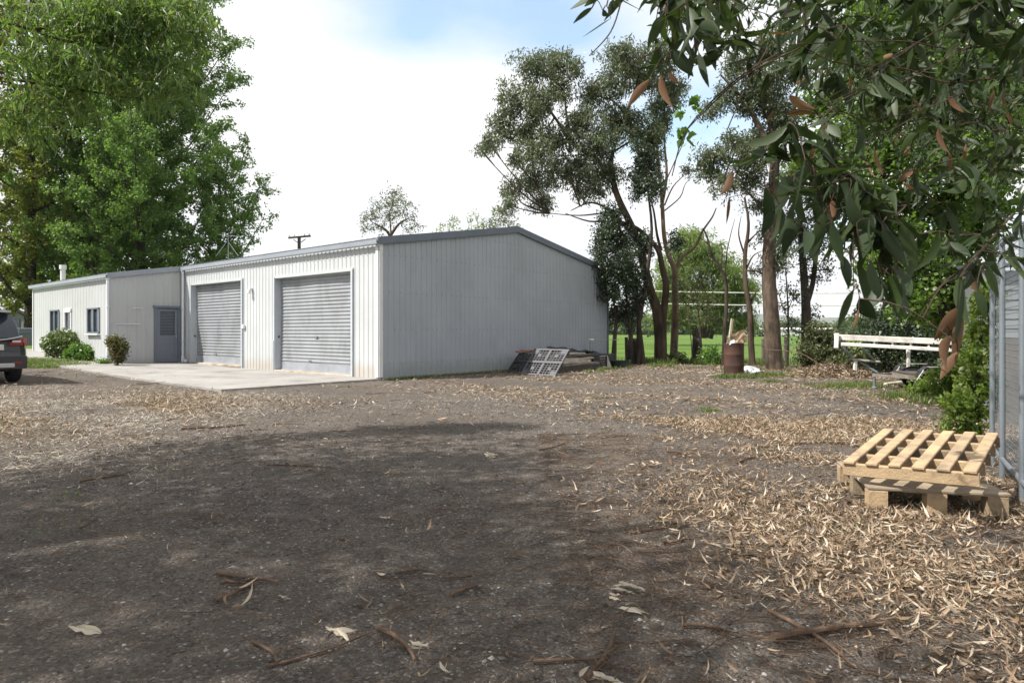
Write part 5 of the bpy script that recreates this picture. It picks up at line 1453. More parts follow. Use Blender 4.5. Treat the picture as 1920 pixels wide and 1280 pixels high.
    for (x0, y0, x1, y1, Y, w) in dead:
        a, b = P(x0, y0, Y), P(x1, y1, Y); sd = (b - a).normalized(); sv = Vector((1, rd.uniform(-.5, .5), rd.uniform(-.2, .4))); sv = (sv - sd * sv.dot(sd)).normalized()
        p2.append(a); d2.append(sd); s2.append(sv); L2.append((b - a).length); W2.append(w); b2.append(rd.uniform(-.35, .35)); k2.append(rd.uniform(-.4, .4))
        o = min(pool, key=lambda q: (q - a).length); limb(mb, [o, o.lerp(a, .5) + Vector((0, 0, .02)), a], .002, .001, 4, 3)
    # long thin bare twigs crossing the dark foliage
    for k in range(9):
        x, y = rd.uniform(1380, 1640), rd.uniform(90, 330); Y = rd.uniform(1.9, 2.8); l = rd.uniform(150, 330)
        a, b = P(x, y, Y), P(x + l, y - l * rd.uniform(.3, .65), Y + rd.uniform(-.3, .4))
        limb(mb, [a, a.lerp(b, .5) + Vector((0, 0, rd.uniform(-.05, .01))), b], .0009, .0022, 5, 4)
    for pts in ([(1480, 85), (1600, 78), (1700, 78), (1790, 92), (1900, 80)], [(1495, 80), (1560, 115), (1640, 125), (1700, 130), (1780, 155), (1900, 140)], [(1700, 620), (1760, 540), (1830, 480), (1900, 400)], [(1180, 120), (1245, 80), (1252, 0), (1262, -60)], [(1260, 330), (1290, 240), (1380, 150), (1460, 100)], [(1282, 250), (1330, 200), (1400, 140), (1500, 90)], [(1105, 105), (1145, 60), (1165, 0), (1170, -40)], [(1365, 240), (1400, 160), (1440, 90)]):
        limb(mb, [P(x, y, 2.1) for x, y in pts], .0018, .0034, 5, 5)
    mb.build('trunk', B_ntwig, t, smooth=True)
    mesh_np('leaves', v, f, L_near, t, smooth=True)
    v, f = leaf_strips(A(p2), A(d2), A(s2), np.array(L2), np.array(W2), rs, np.array(b2), 8, .5, np.array(k2))
    o = mesh_np('dead_leaves', v, f, L_brown, t, smooth=True)
    # the higher part of the crown, further back
    v = []
    for (x, y, rx, ry, Y) in ((1480, 20, 90, 60, 5.2), (1600, 40, 110, 70, 5.6), (1720, 30, 110, 80, 5.4), (1840, 60, 120, 110, 5.0), (1560, 130, 90, 50, 6.0), (1680, 150, 110, 70, 5.8), (1800, 190, 110, 90, 5.2), (1880, 300, 80, 90, 4.8), (1400, 10, 70, 50, 5.6), (1330, 0, 50, 40, 6.0), (1640, 240, 80, 50, 6.2), (1740, 290, 70, 60, 5.8)):
        s_ = Y / FL; r = (rx * s_, .5 * (rx + ry) * s_, ry * s_)
        pts = blob_points(P(x, y, Y), r, int(42 * (r[0] * r[2] + r[0] * r[1] + r[1] * r[2])), rs, .5, .35)
        v.append(sprigs(pts, 10, .12, rs, .11, .014, .8, .6))
        c_ = P(x, y, Y); a = min(boughs, key=lambda q: (q - c_).length); 
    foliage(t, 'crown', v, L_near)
    # small round-leaved spray seen against the sky
    v = []
    for (x, y, Y) in ((1272, 246, 2.6), (1285, 262, 2.6), (1280, 256, 2.6), (1305, 185, 2.6), (1310, 195, 2.6), (1278, 205, 2.6)):
        pts = np.array([tuple(P(x, y, Y))]); v.append(sprigs(pts, 5, .02, rs, .045, .016, .1, 1.0))
    foliage(t, 'young_leaves', v, L_lime)
near_tree()
# ------------------------------------------------------------------ litter on the yard
M_litter = leafmat('dry_leaf_litter', [(.10, .068, .047), (.28, .195, .125), (.42, .325, .23), (.15, .098, .062), (.52, .44, .34), (.065, .048, .036), (.20, .13, .08), (.55, .49, .40), (.24, .16, .10), (.12, .08, .055), (.36, .255, .165), (.08, .056, .041)], .12, .7, 1.0, .2)  # leaf browns, spread paler and darker to paint in sunlit highlights and shadow
M_twig = leafmat('dry_twig', [(.075, .045, .028), (.13, .08, .05), (.22, .15, .10), (.05, .032, .022)], 0, .85, 1, .2)
M_stone = leafmat('yard_stones', [(.045, .042, .040), (.075, .070, .066), (.11, .10, .095), (.055, .05, .046), (.17, .16, .15), (.07, .063, .057), (.33, .31, .28)], 0, .9, 1, .2)
M_grass = leafmat('grass_blade', [(.045, .095, .018), (.07, .135, .025), (.10, .17, .035), (.15, .15, .06), (.16, .12, .06)], .35, .5)

def sstep(a, b, x):
    t = np.clip((x - a) / (b - a), 0, 1); return t * t * (3 - 2 * t)
def patches(x, y, s=1.0, seed=0):
    r = np.random.default_rng(1000 + seed); v = 0
    for k in range(7):
        f = s * (1.7 ** (k * .5)); a = r.uniform(0, 6.28); p = r.uniform(0, 6.28)
        v = v + np.sin((x * math.cos(a) + y * math.sin(a)) * f + p) * (.8 ** k)
    return v / 2.6
def in_view(x, y, m=1.8):
    return (np.abs(x) < .80 * y + m) & (y > 1.7)
def on_slab(x, y):
    dx, dy = x - C0.x, y - C0.y; u = dx * FD.x + dy * FD.y; v = dx * GD.x + dy * GD.y
    return (u > -.02) & (v > -4.2), (u > 0) & (v > -.05), u, v
def yard_density(x, y):
    right = sstep(.6, 2.6, x - .12 * (y - 4)) * sstep(13, 6, y) * 1.35
    left = sstep(-3.6, -6.4, x) * sstep(3.6, 5.5, y) * sstep(16, 10, y) * .85
    far = sstep(8.0, 11.5, y) * (.12 + .52 * sstep(-3.5, 2.5, x))
    front = sstep(3.0, 2.1, y) * .42 * sstep(-1.5, .0, x)
    pz = np.clip(.45 + .9 * patches(x, y, 1.3, 1) + .35 * patches(x, y, 4.5, 2), .04, 1.7)
    return (np.maximum(np.maximum(right, left), np.maximum(far, front)) + .022) * pz
def scatter(n, x0, x1, y0, y1, dens, rs):
    x = rs.uniform(x0, x1, n); y = rs.uniform(y0, y1, n)
    k = (rs.uniform(0, 1, n) < dens(x, y)) & in_view(x, y)
    s, w, u, v = on_slab(x, y)
    k &= ~w & (~s | (rs.uniform(0, 1, n) < .02))
    return x[k], y[k]
def gz_top(x, y):
    s, w, u, v = on_slab(x, y)
    return gzn(x, y) + undul(x, y) * (~s) + np.where(s, .052, 0)

def flat_leaves(x, y, rs, L, W, seg, lift=.015, bend=.5, up=.26):
    n = len(x); a = rs.uniform(0, 2 * np.pi, n)
    d = unit(np.stack([np.cos(a), np.sin(a), rs.normal(0, up * .5, n)], 1))
    s = np.cross(d, np.array([0, 0, 1.0])); s = unit(s + rs.normal(0, up, (n, 3))); s = unit(s - d * np.sum(s * d, 1, keepdims=True))
    nn = np.cross(s, d); s = np.where(nn[:, 2:3] > 0, s, -s)
    p = np.stack([x, y, gz_top(x, y) + .004 + np.abs(rs.normal(0, lift, n))], 1)
    p[:, 2] += np.clip(-d[:, 2], 0, 1) * L
    return leaf_strips(p, d, s, L, W, rs, rs.uniform(-.1, bend, n), seg, .3, rs.uniform(-.6, .6, n))

rs = np.random.default_rng(201)
V = []; Fq = []; off = 0
def push(v, f):
    global off
    V.append(v); Fq.append(f + off); off += len(v)
for (m, x0, x1, y0, y1) in ((60000, -9, 8, 1.8, 9.0), (190000, .4, 6.5, 1.8, 9.5), (80000, -9.5, -3, 3.4, 12)):
    x, y = scatter(m, x0, x1, y0, y1, yard_density, rs)
    n = len(x); L = rs.uniform(.02, .065, n) * rs.choice([.5, 1, 1, 1.3], n); push(*flat_leaves(x, y, rs, L, L * rs.uniform(.05, .12, n), 3, .016, .9, .6))
x, y = scatter(130000, -16, 17, 8.5, 25.5, yard_density, rs)
n = len(x); push(*flat_leaves(x, y, rs, rs.uniform(.05, .14, n), rs.uniform(.006, .013, n), 2, .014, .6, .5))
for (m, x0, x1, y0, y1) in ((150000, -16, 17, 8.0, 25.5), (70000, -10, -3, 3.6, 13), (60000, .2, 6.5, 1.8, 9.5), (26000, -5, 3, 1.9, 8)):
    x, y = scatter(m, x0, x1, y0, y1, lambda a, b: np.clip(yard_density(a, b) * .9 + .05, 0, 1), rs)
    n = len(x); L = rs.uniform(.010, .035, n); L = np.where(y > 9, L * 1.8, L); push(*flat_leaves(x, y, rs, L, L * rs.uniform(.12, .35, n), 1, .006, .4, .4))
# little piles where leaves have gathered round twigs
for k in range(120):
    cx, cy = rs.uniform(-7, 8), rs.uniform(2.0, 11)
    if not in_view(np.array([cx]), np.array([cy]), .2)[0] or on_slab(np.array([cx]), np.array([cy]))[0][0]: continue
    m = int(rs.uniform(4, 14) * (1.6 if cx > .5 or cx < -4.5 else .4)); sx = rs.uniform(.05, .16)
    px_, py_ = cx + rs.normal(0, sx, m), cy + rs.normal(0, sx * .6, m)
    push(*flat_leaves(px_, py_, rs, rs.uniform(.04, .11, m), rs.uniform(.004, .011, m), 4, .016, .6, .4))
tag(mesh_np('leaf_litter', np.concatenate(V), np.concatenate(Fq), M_litter, smooth=False), kind='stuff')

# litter chips thick on the left, coloured pale to imitate glare there
M_chip = leafmat('glare_pale_chips', [(.38, .33, .27), (.55, .50, .43), (.26, .21, .16), (.62, .58, .52), (.46, .40, .33)], .05, .7, 1.0, .3)
V = []; Fq = []; off = 0
ld_ = lambda x, y: sstep(-3.0, -5.6, x + .18 * (y - 8)) * sstep(4.6, 6.4, y) * sstep(15, 10.5, y) * np.clip(.6 + .8 * patches(x, y, 1.2, 9), .1, 1)
x, y = scatter(190000, -13, -2.5, 4.4, 15, ld_, rs); n = len(x); L = rs.uniform(.02, .09, n); push(*flat_leaves(x, y, rs, L, L * rs.uniform(.08, .22, n), 1, .010, .4, .4))
x, y = scatter(60000, -6, 14, 9, 22, lambda a, b: np.clip(.25 + .6 * patches(a, b, .9, 11), 0, .8), rs); n = len(x); L = rs.uniform(.02, .07, n); push(*flat_leaves(x, y, rs, L, L * rs.uniform(.08, .22, n), 1, .008, .4, .4))
tag(mesh_np('bark_chip_litter', np.concatenate(V), np.concatenate(Fq), M_chip), kind='stuff')

# twigs
def twig_field(n, x0, x1, y0, y1, dens, rs, l0, l1, r0, r1, name):
    x, y = scatter(n, x0, x1, y0, y1, dens, rs); m = len(x)
    a = rs.normal(.15, .9, m); l = rs.uniform(l0, l1, m) * rs.uniform(.4, 1, m); r = rs.uniform(r0, r1, m); k = rs.normal(0, .18, m)
    S_ = 5; ts = np.linspace(-.5, .5, S_); vs = np.zeros((m, S_, 3, 3)); lift = rs.uniform(0, .02, m)
    for i, t in enumerate(ts):
        cx = x + np.cos(a) * l * t - np.sin(a) * l * k * (t * t) * 2; cy = y + np.sin(a) * l * t + np.cos(a) * l * k * (t * t) * 2
        cz = gz_top(cx, cy) + r + .004 + lift * (1 - abs(t) * 1.2) + rs.normal(0, .002, m)
        rr = r * (1 - .55 * (t + .5))
        for q in range(3):
            b = q * 2 * np.pi / 3
            vs[:, i, q, 0] = cx - np.sin(a) * np.cos(b) * rr; vs[:, i, q, 1] = cy + np.cos(a) * np.cos(b) * rr; vs[:, i, q, 2] = cz + np.sin(b) * rr
    base = (np.arange(m) * S_ * 3)[:, None]; f = []
    for i in range(S_ - 1):
        for q in range(3):
            w = (q + 1) % 3
            f.append(np.stack([base[:, 0] + i * 3 + q, base[:, 0] + i * 3 + w, base[:, 0] + i * 3 + 3 + w, base[:, 0] + i * 3 + 3 + q], 1))
    return vs.reshape(-1, 3), np.concatenate(f)
td = lambda x, y: np.clip(.25 + .6 * patches(x, y, 1.1, 3), .06, 1) * (.35 + .65 * sstep(-1.0, 2.0, x))
V = []; Fq = []; off = 0
push(*twig_field(5000, -3.2, 3.4, 1.8, 4.8, lambda a, b: np.clip(.6 + .5 * patches(a, b, 1.6, 4), .15, 1) * (.5 + .5 * sstep(-1.5, 1.5, a)), rs, .04, .26, .0008, .0028, ''))
push(*twig_field(9000, .3, 6, 1.8, 8, lambda a, b: np.clip(.7 + .5 * patches(a, b, 1.6, 4), .2, 1), rs, .06, .4, .0008, .003, ''))
push(*twig_field(4500, -6, 7, 1.8, 8.5, td, rs, .08, .45, .0012, .0042, ''))
push(*twig_field(4000, -14, 16, 8, 24, td, rs, .2, .8, .003, .009, ''))
tag(mesh_np('twig_litter', np.concatenate(V), np.concatenate(Fq), M_twig), kind='stuff')

# loose stones
oct_v = np.array([(1, 0, 0), (0, 1, 0), (-1, 0, 0), (0, -1, 0), (0, 0, .8), (0, 0, -.5), ], float)
oct_f = np.array([(0, 1, 4), (1, 2, 4), (2, 3, 4), (3, 0, 4), (1, 0, 5), (2, 1, 5), (3, 2, 5), (0, 3, 5)])
def stones(n, x0, x1, y0, y1, s0, s1, rs):
    x, y = scatter(n, x0, x1, y0, y1, lambda a, b: np.clip(.55 + .6 * patches(a, b, 1.6, 5), .1, 1), rs); m = len(x)
    s = s0 * (s1 / s0) ** (rs.uniform(0, 1, m) ** 3)
    v = oct_v[None] * (1 + rs.normal(0, .25, (m, 6, 1))) * s[:, None, None] * np.stack([rs.uniform(.7, 1.3, m), rs.uniform(.7, 1.3, m), rs.uniform(.45, .9, m)], 1)[:, None, :]
    a = rs.uniform(0, 6.28, m)[:, None]; xx = v[..., 0] * np.cos(a) - v[..., 1] * np.sin(a); yy = v[..., 0] * np.sin(a) + v[..., 1] * np.cos(a)
    v = np.stack([xx + x[:, None], yy + y[:, None], v[..., 2] + gz_top(x, y)[:, None] + s[:, None] * .15], -1)
    return v.reshape(-1, 3), (oct_f[None] + (np.arange(m) * 6)[:, None, None]).reshape(-1, 3)
V = []; Fq = []; off = 0
push(*stones(110000, -4.5, 4.5, 1.8, 5.5, .0028, .013, rs)); push(*stones(80000, -8, 8, 5, 12, .006, .02, rs))
tag(mesh_np('gravel', np.concatenate(V), np.concatenate(Fq), M_stone), kind='stuff')

# larger fallen sticks, each a thing: pixel-space ends are turned into ground points
STK = [(408, 1077, 522, 1094, .011, 'dark straight stick crossing two others on the bare gravel'), (412, 1097, 470, 1098, .008, 'short reddish stick lying under the straight dark one'), (403, 1130, 478, 1093, .010, 'dark stick slanting down from the crossed pair'),
       (474, 1210, 520, 1250, .008, 'short brown stick near the lower left of the bare gravel'), (500, 1255, 700, 1190, .006, 'long thin stick beside the pale bark flakes'), (706, 1186, 778, 1248, .010, 'pale brown broken stick standing out by the bark flakes'),
       (845, 1125, 893, 1105, .009, 'dark bent stick on the middle of the gravel'), (832, 1088, 884, 1085, .008, 'short dark stick left of a bent twig'), (1100, 1280, 1152, 1190, .011, 'thick curved brown stick at the bottom edge'), (1000, 1250, 1140, 1242, .008, 'long thin brown stick ending at the curved thick one'),
       (1450, 1207, 1655, 1177, .017, 'thick crooked brown branch among the dry leaves'), (1440, 1150, 1600, 1255, .010, 'long straight brown stick crossing the leaf litter'), (1365, 1040, 1440, 1048, .011, 'dark rough stick at the edge of the leaf litter'), (1280, 1178, 1370, 1190, .009, 'pale straight stick left of the crooked branch'),
       (1588, 945, 1715, 962, .016, 'dark stick lying along the front of the flat pallet'), (1250, 850, 1300, 853, .011, 'short dark stick in the sunlit middle of the yard'), (1420, 843, 1530, 833, .012, 'long dark stick in front of the rusty drum'), (1380, 872, 1470, 850, .010, 'mossy looking stick among leaves before the pallets'),
       (340, 806, 460, 798, .016, 'dark stick along the edge of the sunlit gravel'), (150, 905, 245, 885, .010, 'long stick in the pale litter on the left'), (500, 873, 630, 880, .008, 'thin long stick on the shaded gravel'), (150, 993, 185, 968, .006, 'thin pale twig in the shade at the left'), (640, 1012, 660, 1024, .007, 'tiny dark stick left of the pale bark curl'),
       (1010, 845, 1060, 833, .012, 'short dark stick in the far middle of the yard'), (740, 1080, 800, 1072, .007, 'thin dark twig in the centre of the gravel'), (1180, 1000, 1310, 985, .008, 'slender stick right of the gravel centre'), (1245, 1020, 1300, 1012, .009, 'grey stick beside the slender one')]
rd = random.Random(77)
for k, (x0, y0, x1, y1, r, lab) in enumerate(STK):
    a, b = G(x0, y0), G(x1, y1); m = a.lerp(b, .5); pe = (b - a).cross(ZUP).normalized() * (b - a).length * rd.uniform(-.09, .09)
    pts = [a, a.lerp(b, .3) + pe * .8, a.lerp(b, .65) + pe, b]
    pts = [p + Vector((0, 0, r * .95 + .004 + undul(np.float64(p.x), np.float64(p.y)) + rd.uniform(0, .006))) for p in pts]
    mb = MB(); lp = limb(mb, pts, r, r * .55, 8, 4, r * .25, rd)
    if k % 2 == 0:
        q = lp[len(lp) // 2]; e = q + (b - a).normalized() * .09 + (pe.normalized() if pe.length > 1e-6 else Vector((0, 1, 0))) * .06 + Vector((0, 0, .015)); limb(mb, [q, q.lerp(e, .6) + Vector((0, 0, .008)), e], r * .45, r * .15, 5, 2)
    tag(mb.build('fallen_stick', B_twig, smooth=True), lab, 'stick', 'sticks fallen on the yard')
# pale curls of bark, each a thing
CURL = [(660, 1182, .22, .030, 'largest pale curl of bark by the broken stick'), (656, 1194, .18, .022, 'pale bark flake just below the largest curl'), (785, 1218, .12, .022, 'square ended pale bark flake on the gravel'), (1150, 1275, .20, .022, 'pale bark strip at the bottom edge beside the thick stick'), (730, 972, .07, .022, 'small upright pale curl on the shaded gravel'), (925, 858, .16, .04, 'bright crumpled pale flake at the far edge of the shade'),
        (1185, 1108, .18, .020, 'pale bark heap right of the centre'), (1210, 1150, .2, .022, 'long pale bark strip under the heap'), (1160, 1127, .10, .02, 'blunt pale bark chip left of the heap'), (185, 1185, .22, .03, 'pale flat bark curl in the shade at the lower left'), (1090, 1017, .14, .018, 'pale split leaf curl right of the gravel centre'), (540, 1125, .07, .01, 'small white chip right of the crossed sticks')]
for k, (px, py, L, W, lab) in enumerate(CURL):
    g = G(px, py); a = rd.uniform(-.5, .6); m = 5 if k in (5, 6) else 2
    p = np.array([[g.x - L / 2 * math.cos(a) + rd.uniform(-.03, .03) * (i > 0), g.y - L / 2 * math.sin(a) + rd.uniform(-.03, .03) * (i > 0), g.z + .016 + .01 * i] for i in range(m)]); aa = np.array([a + rd.uniform(-.7, .7) * (i > 0) for i in range(m)])
    d = np.stack([np.cos(aa), np.sin(aa), np.full(m, .08)], 1); s = np.stack([-np.sin(aa), np.cos(aa), np.full(m, .25)], 1)
    v, f = leaf_strips(p, unit(d), unit(s), np.full(m, L * .62), np.full(m, W * .45), rs, np.full(m, .3), 7, .8, np.array([rd.uniform(-.4, .4) for _ in range(m)]))
    v = v + rs.normal(0, .0028, v.shape)
    tag(mesh_np('bark_curl', v, f, M_oldp_l if False else leafmat('pale_bark_%d' % k, [(.34, .285, .21), (.44, .39, .31)], .08, .75, 1.0, .2), None, smooth=True), lab, 'bark', 'pale bark curls on the yard')

# heap of brush by the white frame: many thin branches, one tangled heap
c = G(1560, 708); mb = MB()
for k in range(330):
    a = rd.uniform(0, 6.28); rr = rd.uniform(0, 1) ** .6; q = Vector((c.x + .4 + 1.35 * rr * math.cos(a), c.y + .8 + 1.1 * rr * math.sin(a), 0)); h = .42 * (1 - rr) + .02
    d = Vector((rd.gauss(0, 1), rd.gauss(0, .7), rd.gauss(0, .22))).normalized() * rd.uniform(.2, .7)
    z = rd.uniform(.02, h); p0, p1 = q - d * .5, q + d * .5; p0.z = max(.01, z - d.z * .5); p1.z = max(.01, z + d.z * .5)
    limb(mb, [p0, p0.lerp(p1, .5) + Vector((0, 0, rd.uniform(0, .05))), p1], rd.uniform(.006, .016), .003, 5, 2)
p0 = P(1440, 652, 20.0); mb.tube(smoothpath([P(1430, 655, 20.0), P(1500, 662, 19.4), P(1545, 690, 18.9)], 4), .014, 6)
t = thing('brush_heap', 'heap of cut brown brush and dead leaves before the scrub bush', 'brush heap', c)
mb.build('branches', B_twig, t)
m = 3000; a = rs.uniform(0, 6.28, m); rr = rs.uniform(0, 1, m) ** .6
x = c.x + .4 + 1.7 * rr * np.cos(a); y = c.y + .75 + 1.25 * rr * np.sin(a); z = (.38 * (1 - rr) + .02) * rs.uniform(.5, 1, m)
d = unit(rs.normal(size=(m, 3)) * np.array([1, 1, .4])); s = unit(np.cross(d, rs.normal(size=(m, 3))))
v, f = leaf_strips(np.stack([x, y, z], 1), d, s, rs.uniform(.06, .14, m), rs.uniform(.008, .018, m), rs, rs.uniform(-.3, .5, m), 2, .3)
mesh_np('dead_foliage', v, f, M_litter, t)

# grass along the edges
def blades(x, y, h, rs, w=.006):
    n = len(x); a = rs.uniform(0, 6.28, n); le = rs.uniform(.1, .6, n)
    p = np.stack([x, y, gzn(x, y) - .01], 1); dx, dy = np.cos(a), np.sin(a); sx, sy = -dy * w, dx * w; z0 = np.zeros(n)
    m_ = p + np.stack([dx * h * le * .35, dy * h * le * .35, h * .6], 1); tp = p + np.stack([dx * h * le, dy * h * le, h], 1); s = np.stack([sx, sy, z0], 1)
    return np.stack([p - s, p + s, m_ + s * .8, m_ - s * .8, m_ - s * .8, m_ + s * .8, tp + s * .1, tp - s * .1], 1).reshape(-1, 3)
V = []
def strip(n, ax, ay, bx, by, wid, h0, h1, w=.006, patch=.0):
    t_ = rs.uniform(0, 1, n); x = ax + (bx - ax) * t_ + rs.normal(0, wid, n); y = ay + (by - ay) * t_ + rs.normal(0, wid, n)
    if patch: 
        k = patches(x, y, 1.8, 8) > patch; x, y = x[k], y[k]
    V.append(blades(x, y, rs.uniform(h0, h1, len(x)), rs, w))
strip(15000, 4.2, 25.9, 18, 23.7, .6, .06, .30, .010, -.15); strip(9000, 4.0, 24.2, 14, 21.5, .9, .05, .16, .008, .25)
p = G(1420, 706); strip(1300, p.x - .3, p.y - .1, p.x + 1.0, p.y + .4, .24, .05, .16, .007); p = G(1370, 708); strip(600, p.x - .35, p.y, p.x + .4, p.y - .05, .12, .05, .15, .007)
p, q = Sg(.4, .0), None
a_, b_ = Wl(.2, .12, 0), Wl(6.8, .14, 0); strip(2600, a_.x, a_.y, b_.x, b_.y, .06, .03, .11, .006, .0)
a_, b_ = Wl(5.0, 2.2, 0), Wl(9.6, 2.1, 0); strip(2200, a_.x, a_.y, b_.x, b_.y, .16, .05, .18, .007, .2)
a_, b_ = G(1560, 728), G(1640, 722); strip(1800, a_.x, a_.y, b_.x, b_.y, .3, .04, .13, .007, .0); a_, b_ = G(1700, 745), G(1790, 760); strip(2600, a_.x, a_.y, b_.x, b_.y, .3, .05, .18, .007)
a_, b_ = G(55, 688), G(150, 684); strip(6000, a_.x, a_.y, b_.x, b_.y, .32, .03, .10, .012); a_, b_ = G(30, 672), G(95, 664); strip(6000, a_.x, a_.y, b_.x, b_.y, .6, .05, .16, .012)
a_, b_ = G(1440, 716), G(1450, 716); strip(300, a_.x, a_.y, b_.x, b_.y, .15, .04, .1, .007); a_, b_ = G(1325, 770), G(1335, 770); strip(160, a_.x, a_.y, b_.x, b_.y, .1, .03, .08, .006)
for (px, py, m) in ((120, 930, 24), (285, 880, 16), (1730, 950, 120), (1560, 990, 24), (90, 985, 14), (1120, 748, 60), (1850, 965, 160)):
    a_ = G(px, py); strip(m, a_.x, a_.y, a_.x + .1, a_.y, .10, .02, .07, .004)
v = np.concatenate(V); tag(mesh_np('grass', v, quadfaces(len(v)), M_grass), kind='stuff')

# ------------------------------------------------------------------ power pole, wires, far buildings
t = thing('utility_pole', 'wooden power pole with crossarm rising behind the shed roof', 'power pole', GY(561, 52))
mb = MB(); pt = P(561, 443, 52); mb.tube([(pt.x, pt.y, 0), pt], [.17, .13], 10); mb.build('pole', M_post, t, smooth=True)
mb = MB(); mb.bar(P(541, 446, 52.3), P(582, 442.5, 51.5), .12, .13); mb.bar(P(550, 449, 52), P(560, 456, 51.9), .05, .05); mb.bar(P(573, 448, 51.8), P(562, 456, 51.9), .05, .05); mb.build('crossarm', M_post, t)
for x, y in ((543, 444), (552, 443), (571, 441.5), (580, 440.5)):
    mb = MB(); q = P(x, y, 52); mb.lathe([(.0, -.02), (.05, .0), (.06, .08), (.04, .12), (.055, .16), (.0, .2)], q + Vector((0, 0, -.05)), 10); mb.build('insulator', M_pipe, t, smooth=True)
t = thing('power_line', 'pair of pale overhead wires on poles beyond the fence', 'power line', GY(1180, 58))
for px in (1180, 1662):
    mb = MB(); q = P(px, 535, 58); mb.tube([(q.x, q.y, 0), q], .11, 8); mb.build('pole', M_post, t)
for y0, y1 in ((545, 549), (568, 572)):
    mb = MB(); mb.tube([P(1180 + 48.2 * k, y0 + (y1 - y0) * k / 10 + 2.2 * math.sin(k / 10 * math.pi), 58) for k in range(11)], .055, 6); mb.build('wire', M_whitep, t)  # white colour stands in for sunlight reflecting off the wires
def house(name, label, px, Y, w, d, h, rh, wall, roofm, kind='house', ax=Vector((1, 0, 0))):
    c = GY(px, Y); ay = Vector((-ax.y, ax.x, 0)); t = thing(name, label, kind, c)
    Q = lambda i, j, k: c + ax * i * w / 2 + ay * j * d / 2 + Vector((0, 0, k))
    mb = MB(); mb.hexa([Q(-1, -1, 0), Q(1, -1, 0), Q(1, 1, 0), Q(-1, 1, 0), Q(-1, -1, h), Q(1, -1, h), Q(1, 1, h), Q(-1, 1, h)]); mb.prism([Q(-1, -1, h), Q(-1, 1, h), Q(-1, 0, h + rh)], ax * w); mb.build('wall', wall, t)
    mb = MB()
    for s in (-1, 1): mb.hexa([Q(-1.05, s * 1.08, h - rh * .08 + .02), Q(1.05, s * 1.08, h - rh * .08 + .02), Q(1.05, 0, h + rh + .02), Q(-1.05, 0, h + rh + .02)] + [p_ + Vector((0, 0, .12)) for p_ in (Q(-1.05, s * 1.08, h - rh * .08 + .02), Q(1.05, s * 1.08, h - rh * .08 + .02), Q(1.05, 0, h + rh + .02), Q(-1.05, 0, h + rh + .02))])
    mb.build('roof', roofm, t)
    for k in (-.55, .0, .5):
        mb = MB(); mb.box(c + ax * k * w / 2 - ay * (d / 2 + .02) + Vector((0, 0, h * .55)), (w * .1, .06, h * .4), (ax, ay, ZUP)); mb.build('window', M_glass, t)
house('farm_building', 'long low white building far across the green paddock', 1490, 230, 34, 8, 2.0, .6, M_trimw, M_whitep, 'building')
house('distant_house', 'pale grey house beyond the lawn left of the shed wing', 28, 58, 9, 6, 2.4, 1.0, M_wb, M_roof)
t = thing('timber_fence', 'dark low board fence between the suv and the end of the wing', 'fence', G(40, 668) + Vector((0, 3, 0)))
a_, b_ = GY(18, 33), GY(66, 33.5)
mb = MB()
for k in range(12): q = a_.lerp(b_, k / 11); mb.box(q + Vector((0, 0, .45)), (.13, .03, .9), None, .004)
mb.build('board_panel', M_frame, t)
mb = MB(); mb.bar(a_ + Vector((0, -.04, .7)), b_ + Vector((0, -.04, .7)), .04, .08); mb.build('rail', M_frame, t)
for q in (a_, b_):
    mb = MB(); mb.box(q + Vector((0, .06, .5)), (.1, .08, 1.0)); mb.build('post', M_frame, t)
# hills on the horizon
M_hill = plain('hill_scrub', (.07, .095, .05), .95, .3, .004, bmp=0)
hx = np.linspace(-4000, 4500, 120); hy = np.array([3200, 3500, 3900, 4400, 5000.])
def hillz(x, y):
    r = (np.sin(x * .0016 + 1) + .6 * np.sin(x * .0041) + .3 * np.sin(x * .011 + 2)) * 40 + 120
    return np.clip((y - 3200) / 1200, 0, 1) * np.maximum(r, 30) - 2
tag(grid_sheet('hills', hx, hy, hillz, M_hill), kind='structure')

# ------------------------------------------------------------------ sky, sun, camera
w = bpy.data.worlds.new('World'); scene.world = w; w.use_nodes = True
nt = w.node_tree; bg = nt.nodes['Background']
sky = nt.nodes.new('ShaderNodeTexSky'); sky.sky_type = 'NISHITA'; sky.sun_disc = False
sky.sun_elevation = SUN_EL; sky.sun_rotation = math.atan2(SUN_AZ.x, SUN_AZ.y)
sky.air_density = 1.2; sky.dust_density = 1.0
tc = nt.nodes.new('ShaderNodeTexCoord'); sp = nt.nodes.new('ShaderNodeSeparateXYZ'); nt.links.new(tc.outputs['Generated'], sp.inputs[0])
zz = math_(nt, 'ADD', math_(nt, 'MAXIMUM', sp.outputs['Z'], 0.0), .18)
cb = nt.nodes.new('ShaderNodeCombineXYZ'); nt.links.new(math_(nt, 'DIVIDE', sp.outputs['X'], zz), cb.inputs[0]); nt.links.new(math_(nt, 'DIVIDE', sp.outputs['Y'], zz), cb.inputs[1]); cb.inputs[2].default_value = 5.1
n1 = noise(nt, .62, 8, .56, cb.outputs[0]); 
def gap(x, y, r, d):
    v = nt.nodes.new('ShaderNodeVectorMath'); v.operation = 'DISTANCE'; nt.links.new(cb.outputs[0], v.inputs[0]); v.inputs[1].default_value = (x, y, 5.1)
    m = nt.nodes.new('ShaderNodeMapRange'); m.interpolation_type = 'SMOOTHSTEP'; m.inputs['From Min'].default_value = 0; m.inputs['From Max'].default_value = r; m.inputs['To Min'].default_value = d; m.inputs['To Max'].default_value = 0
    nt.links.new(v.outputs['Value'], m.inputs['Value']); return m.outputs[0]
